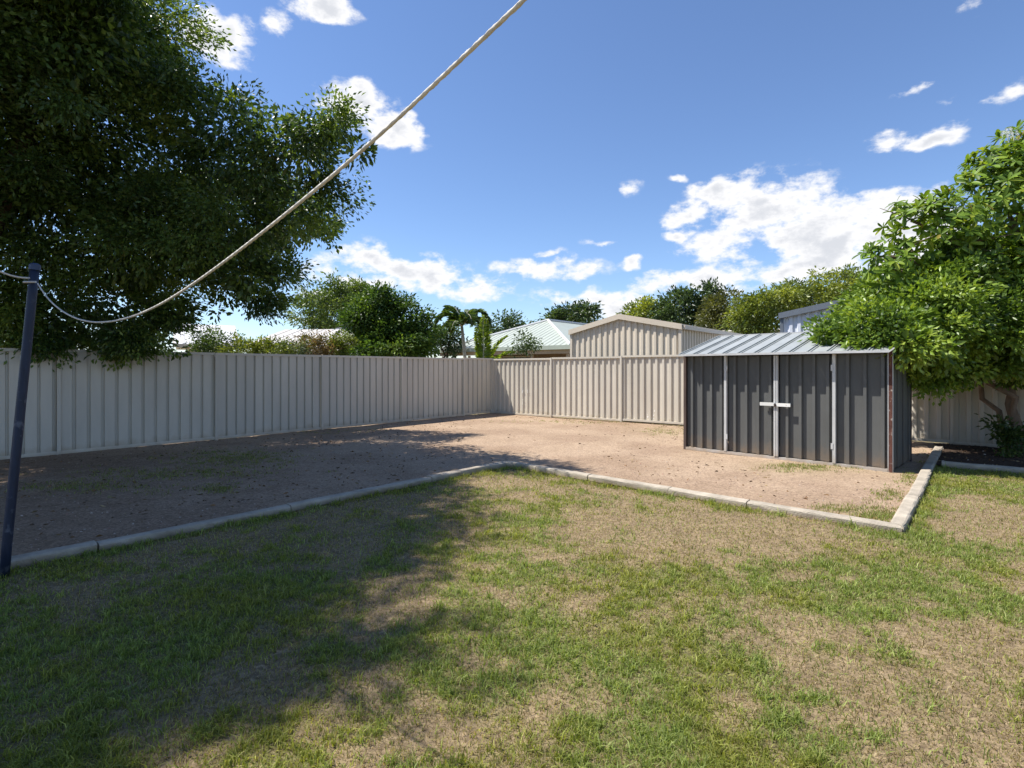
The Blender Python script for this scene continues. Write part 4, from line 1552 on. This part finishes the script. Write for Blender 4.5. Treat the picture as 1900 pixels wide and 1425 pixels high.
def lawn_grass():
    # denser close to the camera, thinner with distance
    N = 860000
    Y = 1.55 + 8.0 * rng.random(N) ** 1.35
    X = (rng.random(N) * 2 - 1) * (Y * 1.02 + .5)
    keep = in_poly(X, Y, LAWN_POLY) & (X < 11.5)
    kd = kerb_dist(X, Y)
    keep &= kd > .07
    X, Y, kd = X[keep], Y[keep], kd[keep]
    g = greenness(X, Y)
    cl = vnoise(X * 22, Y * 22, 91)            # tufts
    tuft = smooth(.25, .8, cl)
    p = 0.34 + 0.66 * smooth(.15, .85, g) * (.3 + .7 * tuft)
    k = rng.random(len(X)) < p
    X, Y, kd, g, tuft = X[k], Y[k], kd[k], g[k], tuft[k]
    n = len(X)
    isg = rng.random(n) < np.clip(smooth(.08, .95, g) * (.45 + .7 * tuft) + .13, 0, .92)
    L = np.where(isg, .020 + .036 * rng.random(n) * (.5 + .9 * tuft), .012 + .024 * rng.random(n))
    L *= np.where(kd < .2, 1.45, 1.0)
    L *= 1 + .6 * (rng.random(n) < .03)
    W = np.where(isg, .0042, .0032) * (.7 + .6 * rng.random(n)) * (1 + .16 * np.clip(Y - 2, 0, 6))
    col = np.where(isg[:, None], GREEN[rng.integers(0, 5, n)], STRAW[rng.integers(0, 5, n)])
    yel = (smooth(.35, .7, fbm(X * 2.3, Y * 2.3, 71, 3)))[:, None]
    col = col * np.where(isg[:, None], (1 - .2 * yel) + yel * np.array([.30, .16, .0]), 1.0)
    col = col * (.75 + .5 * rng.random((n, 1)))
    V, Fq, Cc = blades(X, Y, lawn_z(X, Y) - .003, L, W, col, lean=.75)
    o = link('lawn_grass', np_mesh('lawn_grass', V, Fq, M_grass, Cc))
    tag(o, 'patchy short lawn grass, green tufts among dry straw', 'grass', kind='stuff')
    return n


n_blades = lawn_grass()


def weeds():
    xs, ys, ls = [], [], []

    def scatter(px, py, rx, ry, n, l0, l1):
        for _ in range(n):
            a, b = random.gauss(0, .5), random.gauss(0, .5)
            x, y = G(px + a * rx, py + b * ry)
            if yard(np.array([x]), np.array([y]))[0] and kerb_dist(np.array([x]), np.array([y]))[0] > .08 and not in_poly(np.array([x]), np.array([y]), LAWN_POLY)[0]:
                for _ in range(9):
                    xs.append(x + random.gauss(0, .035))
                    ys.append(y + random.gauss(0, .035))
                    ls.append(random.uniform(l0, l1))
    for px, py, rx, ry, n in ((430, 850, 130, 18, 420), (330, 880, 200, 14, 260), (170, 905, 160, 14, 160), (410, 908, 40, 10, 60), (1500, 868, 90, 9, 130), (1460, 866, 30, 6, 30),
                              (1640, 958, 60, 14, 170), (1560, 945, 70, 10, 60), (1650, 920, 40, 20, 70), (1690, 888, 24, 14, 60), (1235, 802, 50, 8, 60), (1080, 783, 160, 5, 110), (620, 800, 130, 6, 60), (1720, 862, 14, 18, 50)):
        scatter(px, py, rx, ry, n, .02, .06)
    x, y, L = np.array(xs), np.array(ys), np.array(ls)
    n = len(x)
    col = GREEN[rng.integers(0, 5, n)] * (.6 + .6 * rng.random((n, 1)))
    dry = rng.random(n) < .35
    col[dry] = STRAW[rng.integers(0, 5, dry.sum())] * .85
    V, Fq, Cc = blades(x, y, dirt_z(x, y) - .003, L, np.full(n, .006), col, lean=.8)
    tag(link('weeds', np_mesh('weeds', V, Fq, M_grass, Cc)), 'thin weeds growing in tufts on the bare dirt', 'weeds', kind='stuff')


weeds()


def litter():
    n = 5200
    x = rng.uniform(-8, 8, n)
    y = 3.2 + 14.5 * rng.random(n) ** 1.2
    s, b = side(x, y)
    keep = (s < -.05) & (b < -.05) & ~in_poly(x, y, LAWN_POLY) & ~in_poly(x, y, BED_POLY) & (kerb_dist(x, y) > .09)
    pr = .10 + .75 * ((x < -1) | (s > -1.2) | (b > -.6) | ((x > 1.5) & (fbm(x, y, 83, 2) > .55)))
    keep &= rng.random(n) < pr
    x, y = x[keep], y[keep]
    nb = 1500
    bx, by = rng.uniform(6.3, 11.5, nb), rng.uniform(4, 10.6, nb)
    k2 = in_poly(bx, by, BED_POLY) & yard(bx, by)
    bx, by = bx[k2], by[k2]
    z = dirt_z(x, y) + .006
    bz = 0.02 + 0.09 * (fbm(bx * 3, by * 3, 61, 3) - 0.5) + .012
    x, y, z = np.concatenate([x, bx]), np.concatenate([y, by]), np.concatenate([z, bz])
    n = len(x)
    pal = np.array([[.2, .12, .06], [.13, .08, .045], [.3, .22, .12], [.09, .06, .04], [.24, .15, .09]])
    col = pal[rng.integers(0, 5, n)] * (.7 + .6 * rng.random((n, 1)))
    pale = np.zeros(n, bool)
    pale[len(x) - len(bx):] = rng.random(len(bx)) < .12
    col[pale] = np.array([.55, .48, .42])
    d = np.stack([rng.normal(size=n), rng.normal(size=n), rng.normal(size=n) * .12], 1)
    V, Fq, Cc = leaves(np.stack([x, y, z], 1), d, .025 + .045 * rng.random(n), .012 + .02 * rng.random(n), col)
    tag(link('leaf_litter', np_mesh('leaf_litter', V, Fq, M_litter, Cc)), 'dry fallen leaves scattered on the dirt and mulch', 'leaf litter', kind='stuff')


litter()


def pebbles():
    n = 9000
    y = 3.4 + 10 * rng.random(n) ** 1.3
    x = (rng.random(n) * 2 - 1) * y
    s, b = side(x, y)
    k = (s < -.05) & (b < -.05) & ~in_poly(x, y, LAWN_POLY) & ~in_poly(x, y, BED_POLY) & (kerb_dist(x, y) > .09)
    x, y = x[k], y[k]
    n = len(x)
    r = .004 + .010 * rng.random(n) ** 2.5
    base = np.array([[1, 0, 0], [0, 1, 0], [-1, 0, 0], [0, -1, 0], [0, 0, .7], [0, 0, -.5]], float)
    th = rng.random(n) * 6.28
    c, s_ = np.cos(th), np.sin(th)
    bx = base[None, :, 0] * c[:, None] - base[None, :, 1] * s_[:, None]
    by = (base[None, :, 0] * s_[:, None] + base[None, :, 1] * c[:, None]) * .8
    V = np.stack([x[:, None] + bx * r[:, None], y[:, None] + by * r[:, None], (dirt_z(x, y))[:, None] + base[None, :, 2] * r[:, None]], -1)
    V = V + rng.normal(size=V.shape) * r[:, None, None] * .12
    f = np.array([[0, 1, 4], [1, 2, 4], [2, 3, 4], [3, 0, 4], [1, 0, 5], [2, 1, 5], [3, 2, 5], [0, 3, 5]])
    Fq = (np.arange(n)[:, None, None] * 6 + f[None]).reshape(-1, 3)
    pal = np.array([[.42, .31, .25], [.3, .21, .16], [.5, .42, .36], [.36, .2, .15], [.22, .17, .14]])
    col = np.repeat(pal[rng.integers(0, 5, n)] * (.8 + .4 * rng.random((n, 1))), 6, axis=0)
    tag(link('pebbles', np_mesh('pebbles', V.reshape(-1, 3), Fq, M_litter, col)), 'fine pebbles lying loose on the bare dirt', 'pebbles', kind='stuff')


pebbles()
print('blades', n_blades, 'objects', len(bpy.data.objects))
